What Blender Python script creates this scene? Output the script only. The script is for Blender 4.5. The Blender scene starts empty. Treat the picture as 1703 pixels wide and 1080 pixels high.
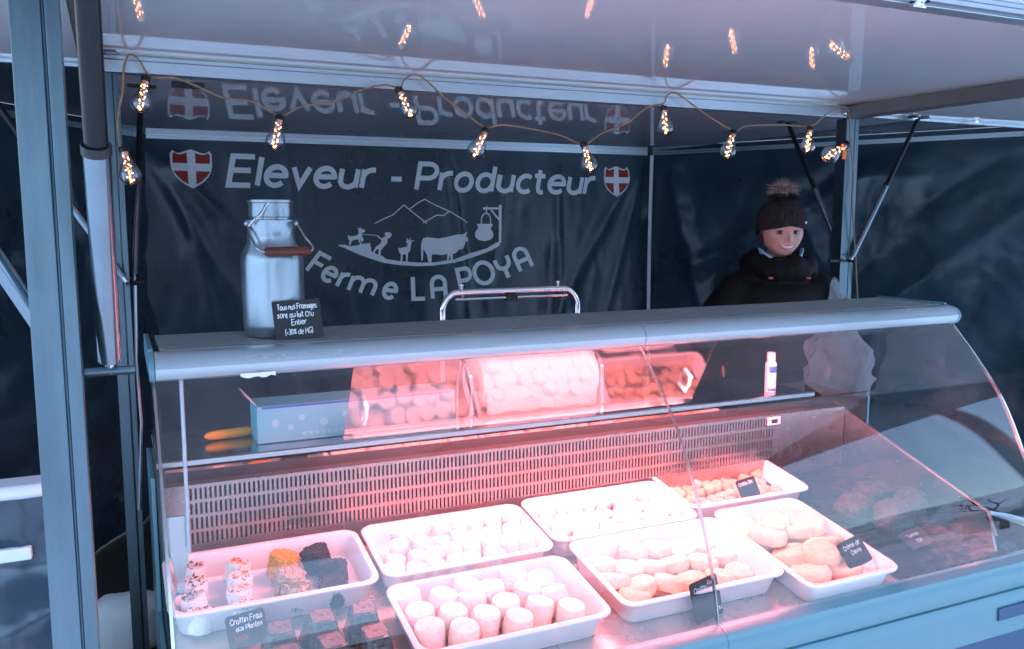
import bpy, bmesh, math, random
from mathutils import Vector, Matrix, noise
from mathutils.geometry import tessellate_polygon
random.seed(11)
SC = bpy.context.scene
COL = SC.collection
R = math.radians

# ------------------------------------------------------------------ camera, sky, sun, exposure
cam_d = bpy.data.cameras.new('camera'); cam = bpy.data.objects.new('camera', cam_d); COL.objects.link(cam)
cam.location = (0, 0, 1.55)
cam.rotation_euler = (R(90 - 7.125), 0, R(-24.6))
cam_d.sensor_width = 36; cam_d.lens = 1440 / 1703 * 36
cam_d.clip_start = .02; cam_d.clip_end = 2000
SC.camera = cam
W = bpy.data.worlds.new('World'); SC.world = W; W.use_nodes = True
wn = W.node_tree.nodes; wl = W.node_tree.links
sky = wn.new('ShaderNodeTexSky'); sky.sky_type = 'NISHITA'; sky.sun_disc = False
SUN_EL, SUN_AZ = 48, 200          # veiled sun in front of the stall, kept off the counter by the front flap
sky.sun_elevation = R(SUN_EL); sky.sun_rotation = R(SUN_AZ)
sky.air_density = 1.5; sky.dust_density = .1; sky.ozone_density = 3.0; sky.altitude = 900
bg = wn['Background']; bg.inputs['Strength'].default_value = .15
wl.new(sky.outputs[0], bg.inputs[0])
sd = bpy.data.lights.new('sun', 'SUN'); sd.energy = .55; sd.angle = R(20); sd.color = (1, .95, .88)
sun = bpy.data.objects.new('sun', sd); COL.objects.link(sun)
az = R(SUN_AZ); el = R(SUN_EL)
sdir = Vector((math.sin(az) * math.cos(el), math.cos(az) * math.cos(el), math.sin(el)))
sun.rotation_euler = sdir.to_track_quat('Z', 'Y').to_euler()
sun.location = sdir * 30
SC.view_settings.view_transform = 'Standard'; SC.view_settings.look = 'None'
SC.view_settings.exposure = 1.95; SC.view_settings.gamma = 1
SC.view_settings.use_curve_mapping = False
SC.render.engine = 'CYCLES'
cy = SC.cycles
cy.use_denoising = True
try: cy.denoiser = 'OPENIMAGEDENOISE'
except Exception: pass
cy.max_bounces = 14; cy.transparent_max_bounces = 24; cy.glossy_bounces = 8; cy.diffuse_bounces = 4
cy.sample_clamp_indirect = 6; cy.caustics_refractive = False; cy.caustics_reflective = True

# ------------------------------------------------------------------ materials
MATS = {}
def mat(name, col=(.5, .5, .5), rough=.5, metal=0, spec=.5, coat=0, trans=0, sss=0, var=0, vscale=8, bump=0, bscale=40, rvar=0,
        stretch=None, emit=None, estr=0, alpha=1):
    m = bpy.data.materials.new(name); m.use_nodes = True
    nt = m.node_tree; N = nt.nodes; L = nt.links
    b = N['Principled BSDF']
    b.inputs['Base Color'].default_value = (*col, 1); b.inputs['Roughness'].default_value = rough
    b.inputs['Metallic'].default_value = metal; b.inputs['Specular IOR Level'].default_value = spec
    if coat: b.inputs['Coat Weight'].default_value = coat; b.inputs['Coat Roughness'].default_value = .06
    if trans: b.inputs['Transmission Weight'].default_value = trans
    if sss:
        b.inputs['Subsurface Weight'].default_value = sss
        b.inputs['Subsurface Radius'].default_value = (1, .6, .4); b.inputs['Subsurface Scale'].default_value = .008
    if emit: b.inputs['Emission Color'].default_value = (*emit, 1); b.inputs['Emission Strength'].default_value = estr
    if var or bump or rvar:
        tc = N.new('ShaderNodeTexCoord'); mp = N.new('ShaderNodeMapping')
        L.new(tc.outputs['Object'], mp.inputs[0])
        if stretch: mp.inputs['Scale'].default_value = stretch
        if var or rvar:
            n1 = N.new('ShaderNodeTexNoise'); n1.inputs['Scale'].default_value = vscale
            n1.inputs['Detail'].default_value = 6; n1.inputs['Roughness'].default_value = .6
            L.new(mp.outputs[0], n1.inputs['Vector'])
        if var:
            mx = N.new('ShaderNodeMix'); mx.data_type = 'RGBA'
            mx.inputs['A'].default_value = (*[c * (1 - var) for c in col], 1)
            mx.inputs['B'].default_value = (*[min(1, c * (1 + var)) for c in col], 1)
            cr = N.new('ShaderNodeMapRange'); cr.inputs[1].default_value = .3; cr.inputs[2].default_value = .7
            L.new(n1.outputs['Fac'], cr.inputs[0]); L.new(cr.outputs[0], mx.inputs['Factor'])
            L.new(mx.outputs['Result'], b.inputs['Base Color'])
        if rvar:
            r2 = N.new('ShaderNodeMapRange'); r2.inputs[1].default_value = .3; r2.inputs[2].default_value = .7
            r2.inputs[3].default_value = max(.01, rough - rvar); r2.inputs[4].default_value = rough + rvar
            L.new(n1.outputs['Fac'], r2.inputs[0]); L.new(r2.outputs[0], b.inputs['Roughness'])
        if bump:
            n2 = N.new('ShaderNodeTexNoise'); n2.inputs['Scale'].default_value = bscale; n2.inputs['Detail'].default_value = 5
            L.new(mp.outputs[0], n2.inputs['Vector'])
            bp = N.new('ShaderNodeBump'); bp.inputs['Strength'].default_value = bump; bp.inputs['Distance'].default_value = .01
            L.new(n2.outputs['Fac'], bp.inputs['Height']); L.new(bp.outputs[0], b.inputs['Normal'])
    MATS[name] = m
    return m

def thin_glass(name, tint=(.97, .98, .98), rough=0.0, ior=1.5, haze=0.0, boost=1.0):
    """sheet glass: light passes straight through, each face mirrors by its Fresnel share"""
    m = bpy.data.materials.new(name); m.use_nodes = True
    nt = m.node_tree; N = nt.nodes; L = nt.links
    N.remove(N['Principled BSDF']); out = N['Material Output']
    tr = N.new('ShaderNodeBsdfTransparent'); tr.inputs[0].default_value = (*tint, 1)
    gl = N.new('ShaderNodeBsdfGlossy'); gl.inputs['Roughness'].default_value = rough
    fr = N.new('ShaderNodeFresnel'); ge = N.new('ShaderNodeNewGeometry')
    mr = N.new('ShaderNodeMapRange'); mr.inputs[3].default_value = ior; mr.inputs[4].default_value = 1 / ior
    L.new(ge.outputs['Backfacing'], mr.inputs[0]); L.new(mr.outputs[0], fr.inputs['IOR'])
    mx = N.new('ShaderNodeMixShader'); L.new(tr.outputs[0], mx.inputs[1]); L.new(gl.outputs[0], mx.inputs[2])
    if boost != 1.0:
        mu = N.new('ShaderNodeMath'); mu.operation = 'MULTIPLY'; mu.use_clamp = True; mu.inputs[1].default_value = boost
        L.new(fr.outputs[0], mu.inputs[0]); L.new(mu.outputs[0], mx.inputs[0])
    else: L.new(fr.outputs[0], mx.inputs[0])
    last = mx
    if haze:                       # patchy pale diffuse film that gives the pane a milky wash
        df = N.new('ShaderNodeBsdfDiffuse'); df.inputs[0].default_value = (.8, .8, .8, 1)
        tc = N.new('ShaderNodeTexCoord'); ns = N.new('ShaderNodeTexNoise'); ns.inputs['Scale'].default_value = 5; ns.inputs['Detail'].default_value = 5
        L.new(tc.outputs['Object'], ns.inputs['Vector'])
        m2 = N.new('ShaderNodeMapRange'); m2.inputs[1].default_value = .35; m2.inputs[2].default_value = .75; m2.inputs[4].default_value = haze
        L.new(ns.outputs['Fac'], m2.inputs[0])
        m3 = N.new('ShaderNodeMixShader'); L.new(m2.outputs[0], m3.inputs[0]); L.new(mx.outputs[0], m3.inputs[1]); L.new(df.outputs[0], m3.inputs[2])
        last = m3
    L.new(last.outputs[0], out.inputs[0]); MATS[name] = m
    return m

def emis(name, col, s):
    m = bpy.data.materials.new(name); m.use_nodes = True
    nt = m.node_tree; nt.nodes.remove(nt.nodes['Principled BSDF'])
    e = nt.nodes.new('ShaderNodeEmission'); e.inputs[0].default_value = (*col, 1); e.inputs[1].default_value = s
    nt.links.new(e.outputs[0], nt.nodes['Material Output'].inputs[0]); MATS[name] = m
    return m

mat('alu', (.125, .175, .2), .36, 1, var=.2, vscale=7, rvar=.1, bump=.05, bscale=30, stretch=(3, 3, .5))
mat('alu_rail', (.6, .7, .74), .32, .85, var=.06, vscale=5, rvar=.06)
mat('sleeve', (.2, .255, .29), .2, 1, var=.08, vscale=7, rvar=.03, stretch=(6, 6, .2))
mat('alu_brown', (.2, .17, .16), .4, .6, var=.1)
mat('panel', (.58, .59, .61), .045, 0, .5, var=.03, vscale=1.2, rvar=.02, bump=.012, bscale=.9, stretch=(2, .5, 1))
mat('panel_rear', (.5, .5, .54), .012, 0, .6, var=.03, vscale=1.2)
mat('tarp', (.028, .058, .080), .3, 0, .5, var=.25, vscale=3, rvar=.06, bump=.22, bscale=8)
mat('print_white', (.9, .95, .96), .45, 0, var=.05)
mat('print_red', (.36, .03, .02), .45, 0, var=.08)
mat('black', (.008, .008, .009), .4, 0)
mat('black_tube', (.006, .007, .009), .3, 0, .3)
mat('chrome', (.8, .8, .8), .12, 1, rvar=.04, vscale=20)
mat('steel', (.5, .48, .48), .22, 1, var=.06, vscale=30, rvar=.06, stretch=(1, 1, 6))
mat('steel_grille', (.42, .31, .29), .26, .9, var=.08, vscale=14, rvar=.06)
mat('mirror_steel', (.5, .45, .43), .06, 1)
mat('steel_top', (.55, .56, .58), .16, 1, rvar=.05, vscale=12)
mat('ribbed', (.2, .205, .21), .42, .5, var=.1, vscale=9, rvar=.08, stretch=(.3, 4, 4))
mat('nose', (.44, .52, .55), .24, .55, var=.04, vscale=4, rvar=.06, stretch=(.3, 3, 3))
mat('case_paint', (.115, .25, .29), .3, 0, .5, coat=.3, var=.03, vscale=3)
mat('case_blue', (.035, .085, .17), .35, 0, var=.05)
mat('deck', (.55, .44, .41), .3, .55, var=.12, vscale=9, rvar=.1)
mat('tray', (.8, .78, .78), .32, 0, .5, var=.03, vscale=12, sss=.15)
mat('cheese_white', (.82, .77, .70), .6, 0, .3, var=.10, vscale=45, bump=.5, bscale=110, sss=.15)
mat('cheese_cream', (.76, .63, .48), .65, 0, .3, var=.16, vscale=35, bump=.6, bscale=90, sss=.1)
mat('cheese_gold', (.76, .56, .37), .65, 0, .3, var=.18, vscale=28, bump=.6, bscale=80, sss=.1)
mat('cheese_dry', (.66, .5, .34), .7, 0, .3, var=.2, vscale=50, bump=.5, bscale=120)
mat('cheese_rind', (.05, .042, .042), .8, 0, .3, var=.6, vscale=35, bump=.9, bscale=70)
mat('ash_film', (.06, .055, .065), .22, 0, .6, coat=.5, var=.75, vscale=55, bump=1.0, bscale=60)
mat('label_paper', (.14, .105, .105), .4, 0, var=.5, vscale=130, coat=.4, bump=.6, bscale=60)
mat('label_ink', (.1, .05, .05), .7)
mat('black_film', (.007, .008, .011), .42, 0, .25, var=.3, bump=1.0, bscale=14, stretch=(.5, 1.6, 1))
mat('slate', (.012, .012, .013), .45, 0, var=.3, vscale=30)
mat('chalk', (.78, .8, .8), .8, 0)
mat('chalk_red', (.35, .03, .03), .8, 0)
mat('mustard', (.72, .34, .035), .6, 0, var=.3, vscale=90)
mat('petal_blue', (.05, .05, .16), .7); mat('petal_orange', (.75, .27, .03), .7); mat('petal_green', (.2, .22, .09), .7); mat('petal_dark', (.06, .025, .03), .7)
mat('pepper', (.022, .01, .009), .6, 0, var=.5, vscale=120, bump=.6, bscale=200)
mat('herb', (.5, .4, .28), .7, 0, var=.35, vscale=120, bump=.5, bscale=160)
mat('churn', (.34, .4, .43), .32, .92, var=.14, vscale=8, rvar=.1, bump=.12, bscale=12, stretch=(2, 2, .7))
mat('grip_red', (.13, .028, .02), .45, 0, .4, var=.35, vscale=22, stretch=(.6, 3, 3))
mat('box_blue', (.13, .48, .58), .5, 0, var=.04, vscale=4)
mat('box_inside', (.6, .52, .5), .7)
mat('box_print', (.24, .56, .66), .5)
mat('knife_orange', (.95, .33, .02), .35, 0, .5)
mat('paper', (.82, .8, .78), .85, 0, var=.03, vscale=30, bump=.1, bscale=120)
def film_mat(name, col, clear):
    m = bpy.data.materials.new(name); m.use_nodes = True; N = m.node_tree.nodes; L = m.node_tree.links
    b = N['Principled BSDF']; b.inputs['Base Color'].default_value = (*col, 1); b.inputs['Roughness'].default_value = .25
    tl = N.new('ShaderNodeBsdfTranslucent'); tl.inputs[0].default_value = (*col, 1); tr = N.new('ShaderNodeBsdfTransparent')
    m1 = N.new('ShaderNodeMixShader'); m1.inputs[0].default_value = .5; L.new(b.outputs[0], m1.inputs[1]); L.new(tl.outputs[0], m1.inputs[2])
    m2 = N.new('ShaderNodeMixShader'); m2.inputs[0].default_value = clear; L.new(m1.outputs[0], m2.inputs[1]); L.new(tr.outputs[0], m2.inputs[2])
    L.new(m2.outputs[0], N['Material Output'].inputs[0]); MATS[name] = m
film_mat('bag', (.5, .53, .56), .5)
mat('bottle', (.78, .78, .78), .3, 0)
mat('label_blue', (.03, .12, .4), .4)
mat('drape', (.03, .055, .08), .2, 0, .6, var=.1, vscale=3)
mat('drape_rim', (.7, .74, .78), .4, 0)
mat('jute', (.3, .2, .11), .85, 0, var=.25, vscale=60)
mat('copper', (.7, .35, .22), .3, 1)
mat('block_orange', (.85, .22, .02), .4, 0)
mat('skin', (.62, .33, .27), .48, 0, .4, var=.10, vscale=24, sss=.15, bump=.1, bscale=300)
mat('lip', (.45, .15, .14), .4); mat('tooth', (.75, .7, .65), .3); mat('eye_white', (.7, .68, .66), .2); mat('iris', (.025, .014, .01), .12)
mat('brow', (.03, .018, .012), .8)
mat('wool', (.03, .024, .024), .95, 0, .15, var=.4, vscale=60, bump=.9, bscale=170, stretch=(1, 1, .25))
mat('coat', (.003, .003, .0035), .7, 0, .2, bump=.7, bscale=14)
mat('trouser', (.012, .014, .02), .8, 0, .2, bump=.4, bscale=60)
mat('boot', (.01, .009, .008), .5)
mat('fur', (.42, .32, .27), .8, 0, .2, var=.45, vscale=60)
mat('fur_dark', (.03, .02, .018), .85, 0, .2)
mat('mask_blue', (.35, .55, .7), .8, 0)
mat('zip_red', (.5, .06, .05), .4)
mat('rubber_floor', (.03, .03, .032), .7, 0, var=.3, vscale=5, bump=.3, bscale=30)
mat('snow', (.82, .84, .87), .75, 0, .3, var=.12, vscale=.6, bump=.5, bscale=2.5)
mat('cavity', (.035, .016, .013), .8)
mat('wall_pale', (.72, .71, .68), .85, 0, .3, var=.1, vscale=1.5)
mat('wall_wood', (.16, .09, .05), .8, 0, .3, var=.3, vscale=2, stretch=(4, 4, .3))
mat('pane_dark', (.03, .04, .05), .08, 0, .6)
mat('bark', (.06, .05, .045), .9, 0, .2, var=.3, vscale=8, bump=.5, bscale=20)
am = mat('alpine', (.6, .65, .7), .85, 0, .2, var=.6, vscale=.03, bump=.4, bscale=.1)
mat('lcd', (.35, .36, .33), .3)
thin_glass('glass', haze=.02, boost=1.35)
thin_glass('glass_end', haze=.01, boost=.4)
thin_glass('glass_screen', tint=(.95, .95, .95), boost=3.4)
thin_glass('glass_bulb', tint=(.90, .92, .93), boost=2.6)
emis('lamp_pink', (1, .2, .215), 96)
emis('led', (1, .36, .13), 11)

# ------------------------------------------------------------------ mesh builder
class MB:
    def __init__(s): s.v = []; s.f = []
    def add(s, vs, fs):
        o = len(s.v); s.v += [tuple(p) for p in vs]; s.f += [tuple(i + o for i in f) for f in fs]; return s
    def box(s, a, b):
        x0, y0, z0 = a; x1, y1, z1 = b
        return s.add([(x0,y0,z0),(x1,y0,z0),(x1,y1,z0),(x0,y1,z0),(x0,y0,z1),(x1,y0,z1),(x1,y1,z1),(x0,y1,z1)],
                     [(3,2,1,0),(4,5,6,7),(0,1,5,4),(1,2,6,5),(2,3,7,6),(3,0,4,7)])
    def prism(s, prof, x0, x1):          # profile (y,z) closed, extruded along x
        n = len(prof)
        vs = [(x0, y, z) for y, z in prof] + [(x1, y, z) for y, z in prof]
        fs = [(i, (i+1) % n, n + (i+1) % n, n + i) for i in range(n)] + [tuple(range(n-1, -1, -1)), tuple(range(n, 2*n))]
        return s.add(vs, fs)
    def tube(s, pts, r, n=10, cap=True):
        pts = [Vector(p) for p in pts]; m = len(pts)
        rs = r if isinstance(r, (list, tuple)) else [r] * m
        t0 = (pts[1] - pts[0]).normalized()
        u = t0.orthogonal().normalized(); vs = []
        for i, p in enumerate(pts):
            t = ((pts[min(i+1, m-1)] - p).normalized() + (p - pts[max(i-1, 0)]).normalized())
            t = t.normalized() if t.length > 1e-6 else t0
            u = (u - t * u.dot(t)).normalized(); w = t.cross(u)
            for k in range(n):
                a = 2 * math.pi * k / n
                vs.append(p + (u * math.cos(a) + w * math.sin(a)) * rs[i])
        fs = [(i*n + k, i*n + (k+1) % n, (i+1)*n + (k+1) % n, (i+1)*n + k) for i in range(m-1) for k in range(n)]
        if cap: fs += [tuple(range(n-1, -1, -1)), tuple(range((m-1)*n, m*n))]
        return s.add(vs, fs)
    def lathe(s, prof, c=(0, 0, 0), n=24, axis='Z'):      # profile (r, h)
        vs = []
        for r, h in prof:
            for k in range(n):
                a = 2 * math.pi * k / n
                q = (r * math.cos(a), r * math.sin(a), h)
                if axis == 'X': q = (q[2], q[0], q[1])
                elif axis == 'Y': q = (q[1], q[2], q[0])
                vs.append((c[0] + q[0], c[1] + q[1], c[2] + q[2]))
        m = len(prof)
        fs = [(i*n + k, i*n + (k+1) % n, (i+1)*n + (k+1) % n, (i+1)*n + k) for i in range(m-1) for k in range(n)]
        fs += [tuple(range(n-1, -1, -1)), tuple(range((m-1)*n, m*n))]
        return s.add(vs, fs)
    def grid(s, fn, nu, nv):
        vs = [fn(i / nu, j / nv) for j in range(nv + 1) for i in range(nu + 1)]
        fs = [(j*(nu+1)+i, j*(nu+1)+i+1, (j+1)*(nu+1)+i+1, (j+1)*(nu+1)+i) for j in range(nv) for i in range(nu)]
        return s.add(vs, fs)
    def shell(s, fn, nu, nv, th):        # a sheet with thickness; fn gives (point, normal)
        P = [[fn(i / nu, j / nv) for i in range(nu + 1)] for j in range(nv + 1)]
        w = nu + 1; a = [P[j][i][0] for j in range(nv+1) for i in range(w)]
        b = [Vector(P[j][i][0]) - Vector(P[j][i][1]) * th for j in range(nv+1) for i in range(w)]
        K = len(a); fs = []
        for j in range(nv):
            for i in range(nu):
                q = (j*w+i, j*w+i+1, (j+1)*w+i+1, (j+1)*w+i)
                fs.append(q); fs.append(tuple(K + t for t in reversed(q)))
        for i in range(nu):
            fs.append((i+1, i, K+i, K+i+1)); t = nv*w; fs.append((t+i, t+i+1, K+t+i+1, K+t+i))
        for j in range(nv):
            fs.append((j*w, (j+1)*w, K+(j+1)*w, K+j*w)); t = nu; fs.append(((j+1)*w+t, j*w+t, K+j*w+t, K+(j+1)*w+t))
        return s.add(a + b, fs)
    def sphere(s, c, r, n=12, m=8):
        rx, ry, rz = r if isinstance(r, (tuple, list)) else (r, r, r)
        vs = [(c[0], c[1], c[2] - rz)]
        for j in range(1, m):
            t = -math.pi / 2 + math.pi * j / m
            for k in range(n):
                a = 2 * math.pi * k / n
                vs.append((c[0] + rx*math.cos(t)*math.cos(a), c[1] + ry*math.cos(t)*math.sin(a), c[2] + rz*math.sin(t)))
        vs.append((c[0], c[1], c[2] + rz)); T = len(vs) - 1
        fs = [(0, 1 + (k+1) % n, 1 + k) for k in range(n)]
        for j in range(m - 2):
            for k in range(n):
                fs.append((1+j*n+k, 1+j*n+(k+1) % n, 1+(j+1)*n+(k+1) % n, 1+(j+1)*n+k))
        b = 1 + (m-2)*n
        fs += [(b + k, b + (k+1) % n, T) for k in range(n)]
        return s.add(vs, fs)
    def mesh(s, name, smooth=False, fix=True, angle=None):
        me = bpy.data.meshes.new(name); me.from_pydata(s.v, [], s.f)
        if fix:
            bm = bmesh.new(); bm.from_mesh(me); bmesh.ops.recalc_face_normals(bm, faces=bm.faces); bm.to_mesh(me); bm.free()
        if smooth:
            me.polygons.foreach_set('use_smooth', [True] * len(me.polygons))
            if angle: 
                try: me.set_sharp_from_angle(angle=R(angle))
                except Exception: pass
        me.update(); return me
    def build(s, name, m, parent=None, smooth=False, bevel=0, angle=40, fix=True):
        me = s.mesh(name, smooth, fix, angle)
        me.materials.append(MATS[m])
        o = bpy.data.objects.new(name, me); COL.objects.link(o)
        if bevel:
            b = o.modifiers.new('bevel', 'BEVEL'); b.width = bevel; b.segments = 2; b.limit_method = 'ANGLE'
        if parent: adopt(o, parent)
        return o

def adopt(o, parent):
    o.parent = parent
    o.matrix_parent_inverse = wmat(parent).inverted()
def wmat(o):
    m = Matrix.LocRotScale(o.location, o.rotation_euler, o.scale)
    return wmat(o.parent) @ o.matrix_parent_inverse @ m if o.parent else m
def tag(o, label, cat, group=None):
    o['label'] = label; o['category'] = cat
    if group: o['group'] = group
    return o
def thing(name, label, cat, loc=(0, 0, 0), group=None):
    o = bpy.data.objects.new(name, None); COL.objects.link(o); o.location = loc; o.empty_display_size = .05
    return tag(o, label, cat, group)
def structure(o): o['kind'] = 'structure'; return o
def local_part(name, me_or_mb, m, parent, smooth=False, bevel=0, angle=40):
    """a part whose mesh is in its thing's own coordinates"""
    me = me_or_mb.mesh(name, smooth, True, angle) if isinstance(me_or_mb, MB) else me_or_mb
    if not me.materials: me.materials.append(MATS[m])
    o = bpy.data.objects.new(name, me); COL.objects.link(o); o.parent = parent
    if bevel:
        b = o.modifiers.new('bevel', 'BEVEL'); b.width = bevel; b.segments = 2; b.limit_method = 'ANGLE'
    return o
def crspline(pts, k=6):
    P = [Vector(p) for p in pts]; out = []
    for i in range(len(P) - 1):
        a, b, c, d = P[max(i-1, 0)], P[i], P[i+1], P[min(i+2, len(P)-1)]
        for j in range(k):
            t = j / k
            out.append(.5 * ((2*b) + (c-a)*t + (2*a-5*b+4*c-d)*t*t + (3*b-a-3*c+d)*t**3))
    out.append(P[-1]); return out
def interp(tab, t):
    for (a, va), (b, vb) in zip(tab, tab[1:]):
        if t <= b:
            q = max(0, (t - a) / (b - a)); q = q*q*(3-2*q)
            return va + (vb - va) * q
    return tab[-1][1]
def fbm(x, y, z=0, o=4): return noise.fractal(Vector((x, y, z)), 1.0, 2.0, o)
GZ = -.12                                  # ground level

# ------------------------------------------------------------------ ground
g = MB()
def gfn(u, v):
    x = (u - .5) ** 3 * 1600 + (u - .5) * 12; y = (v - .5) ** 3 * 1600 + (v - .5) * 12
    far = min(1, max(0, (math.hypot(x - 1.5, y - 3) - 4) / 6))
    return (x, y, GZ - .004 + far * (fbm(x * .3, y * .3) * .12))
g.grid(gfn, 90, 90)
structure(g.build('ground', 'snow', smooth=True))
hm = MB()
def hills(u, v):
    a = R(150 + 240 * u); top = 55 + 38 * fbm(u * 7, 1.7) + 16 * fbm(u * 26, 5.1)
    r = 240 + 260 * v
    return (r * math.cos(a), r * math.sin(a), GZ - 3 + (top + 40 * v) * v ** .8 + 5 * fbm(u * 60, v * 6, 2) * v)
hm.grid(hills, 150, 14)
structure(hm.build('hills', 'alpine', smooth=True))
structure(MB().box((-1.3, 1.25, GZ - .003), (4.4, 5.22, GZ + .006)).build('floor', 'rubber_floor'))

# ------------------------------------------------------------------ the stall: posts, beams, roof flaps, struts
XL, XR, YF, YB = 0.0, 3.0, 1.40, 2.93      # post rectangle
ZC, ZB = 2.035, 1.98                       # ceiling, underside of beams
YT = 5.24                                  # back tarpaulin
stall = thing('market_stall', 'aluminium framed market stall with glossy white roof panels propped on struts', 'market stall', (1.5, 2.2, GZ))
def post(x0, x1, y0, y1, z1=ZB - .002, grooves=True):
    m = MB(); w = x1 - x0; d = y1 - y0; g_ = .004
    prof = [(x0, y0), (x0 + w*.62, y0), (x0 + w*.64, y0 + g_), (x0 + w*.68, y0 + g_), (x0 + w*.70, y0), (x1, y0), (x1, y0 + d*.45), (x1 - g_, y0 + d*.47), (x1 - g_, y0 + d*.53), (x1, y0 + d*.55), (x1, y1), (x0, y1)]
    n = len(prof)
    vs = [(x, y, GZ) for x, y in prof] + [(x, y, z1) for x, y in prof]
    m.add(vs, [(i, (i+1) % n, n + (i+1) % n, n + i) for i in range(n)] + [tuple(range(n)), tuple(range(n, 2*n))])
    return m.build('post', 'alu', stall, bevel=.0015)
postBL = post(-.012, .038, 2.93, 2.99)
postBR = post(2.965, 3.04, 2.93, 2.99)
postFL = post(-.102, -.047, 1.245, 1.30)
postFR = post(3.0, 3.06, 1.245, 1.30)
def beam(x0, x1, y0, y1, m='alu_rail'):
    b = MB()
    if x1 - x0 > y1 - y0:   # along x: stepped face
        b.prism([(y0, ZB), (y1, ZB), (y1, ZC - .004), (y0 + .012, ZC - .004), (y0 + .012, ZC - .016), (y0, ZC - .020)], x0, x1)
    else:
        b.box((x0, y0, ZB), (x1, y1, ZC - .006))
    return b.build('beam', m, stall, bevel=.001)
beam(-.05, 2.955, 2.92, 2.975)
beam(-.05, 3.06, 1.33, 1.375)
beam(-.06, -.005, 1.377, 2.918, 'alu_brown')
beam(2.957, 3.05, 1.377, 2.98, 'alu_brown')
for x in (-.045, 2.962):
    MB().box((x, 2.915 if x > 0 else 2.91, ZC - .0035), (x + (.09 if x > 0 else .05), 2.99, ZC - .0005)).build('corner_plate', 'black', stall)
def panel(name, a, b):
    return MB().box(a, b).build(name, 'panel_rear' if name == 'rear_flap' else 'panel', stall, bevel=.002)
panel('ceiling_panel', (-.09, 1.29, ZC), (3.10, 3.03, ZC + .03))
panel('rear_flap', (.0, 2.978, 2.002), (3.47, 5.30, 2.03))
panel('right_flap', (3.065, 1.32, 2.002), (4.42, 2.93, 2.03))
panel('left_flap', (-1.28, 1.32, 2.002), (-.065, 2.93, 2.03))
ff = panel('front_flap', (-.05, -.35, 2.004), (3.06, 1.325, 2.032))
# edge rails of the flaps and the rails the tarpaulins hang from
def rail(p, q, w=.028, h=.026, name='edge_rail', m='alu_rail'):
    p = Vector(p); q = Vector(q); d = (q - p).normalized(); s = Vector((-d.y, d.x, 0)) * w / 2; u = Vector((0, 0, h))
    pr = [(-1, 0), (1, 0), (1, .42), (.55, .46), (.55, .54), (1, .58), (1, 1), (-1, 1), (-1, .58), (-.55, .54), (-.55, .46), (-1, .42)]
    vs = [p + s*a + u*b for a, b in pr] + [q + s*a + u*b for a, b in pr]; n = len(pr)
    return MB().add(vs, [(i, (i+1) % n, n + (i+1) % n, n + i) for i in range(n)] + [tuple(range(n)), tuple(range(n, 2*n))]).build(name, m, stall)
C_L = Vector((.17, YT, 0)); C_R = Vector((3.46, YT, 0)); O_R = Vector((4.55, 2.95, 0)); O_L = Vector((-1.30, 2.95, 0))
zr = Vector((0, 0, 1.975))
rail(C_L + zr + Vector((.02, 0, 0)), C_R + zr - Vector((.02, 0, 0)), name='tarp_rail')
rail(C_R + zr + Vector((.02, -.03, 0)), O_R + zr, name='tarp_rail')
rail(O_L + zr, C_L + zr + Vector((-.02, -.03, 0)), name='tarp_rail')
rail((3.07, 2.945, 1.99), (4.42, 2.945, 1.985), .02, .02)
rail((-1.28, 2.945, 1.99), (-.07, 2.945, 1.99), .02, .02)
rail((-.05, 1.315, 1.983), (3.06, 1.315, 1.983), .022, .02)
# dark sheets closing the two roof corners
for P in ((C_R, Vector((3.44, 2.97, 0)), O_R), (C_L, Vector((-.01, 2.97, 0)), O_L), (Vector((3.07, -.3, 0)), Vector((3.07, 1.31, 0)), Vector((4.42, 1.31, 0))), (Vector((-.06, -.3, 0)), Vector((-.06, 1.31, 0)), Vector((-1.28, 1.31, 0)))):
    c_ = sum(P, Vector()) / 3; P = [c_ + (p - c_) * 1.12 for p in P]; vs = [(p.x, p.y, z) for z in (2.0315, 2.036) for p in P]
    MB().add(vs, [(0, 1, 2), (5, 4, 3), (0, 3, 4, 1), (1, 4, 5, 2), (2, 5, 3, 0)]).build('corner_sheet', 'tarp', stall)
def bolt(x, y, z):
    m = MB().lathe([(.001, -.012), (.009, -.011), (.011, -.006), (.011, -.003), (.022, -.002), (.022, 0)], (x, y, z), 10)
    m.tube([(x - .018, y, z - .01), (x + .018, y, z - .01)], .004, 6)
    return m.build('bolt', 'chrome', stall, smooth=True)
for x in (.55, 1.03, 1.51, 1.88, 2.3, 2.7): bolt(x, 1.315, 1.983)
for x, y in ((3.35, 2.90), (3.75, 2.90), (4.1, 2.6), (-.13, 2.86), (-.5, 2.86)): bolt(x, y, 2.0015)
for x in (2.93, 3.055): MB().sphere((x, 2.905, 1.995), .008).build('bolt', 'chrome', stall, smooth=True)

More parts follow.
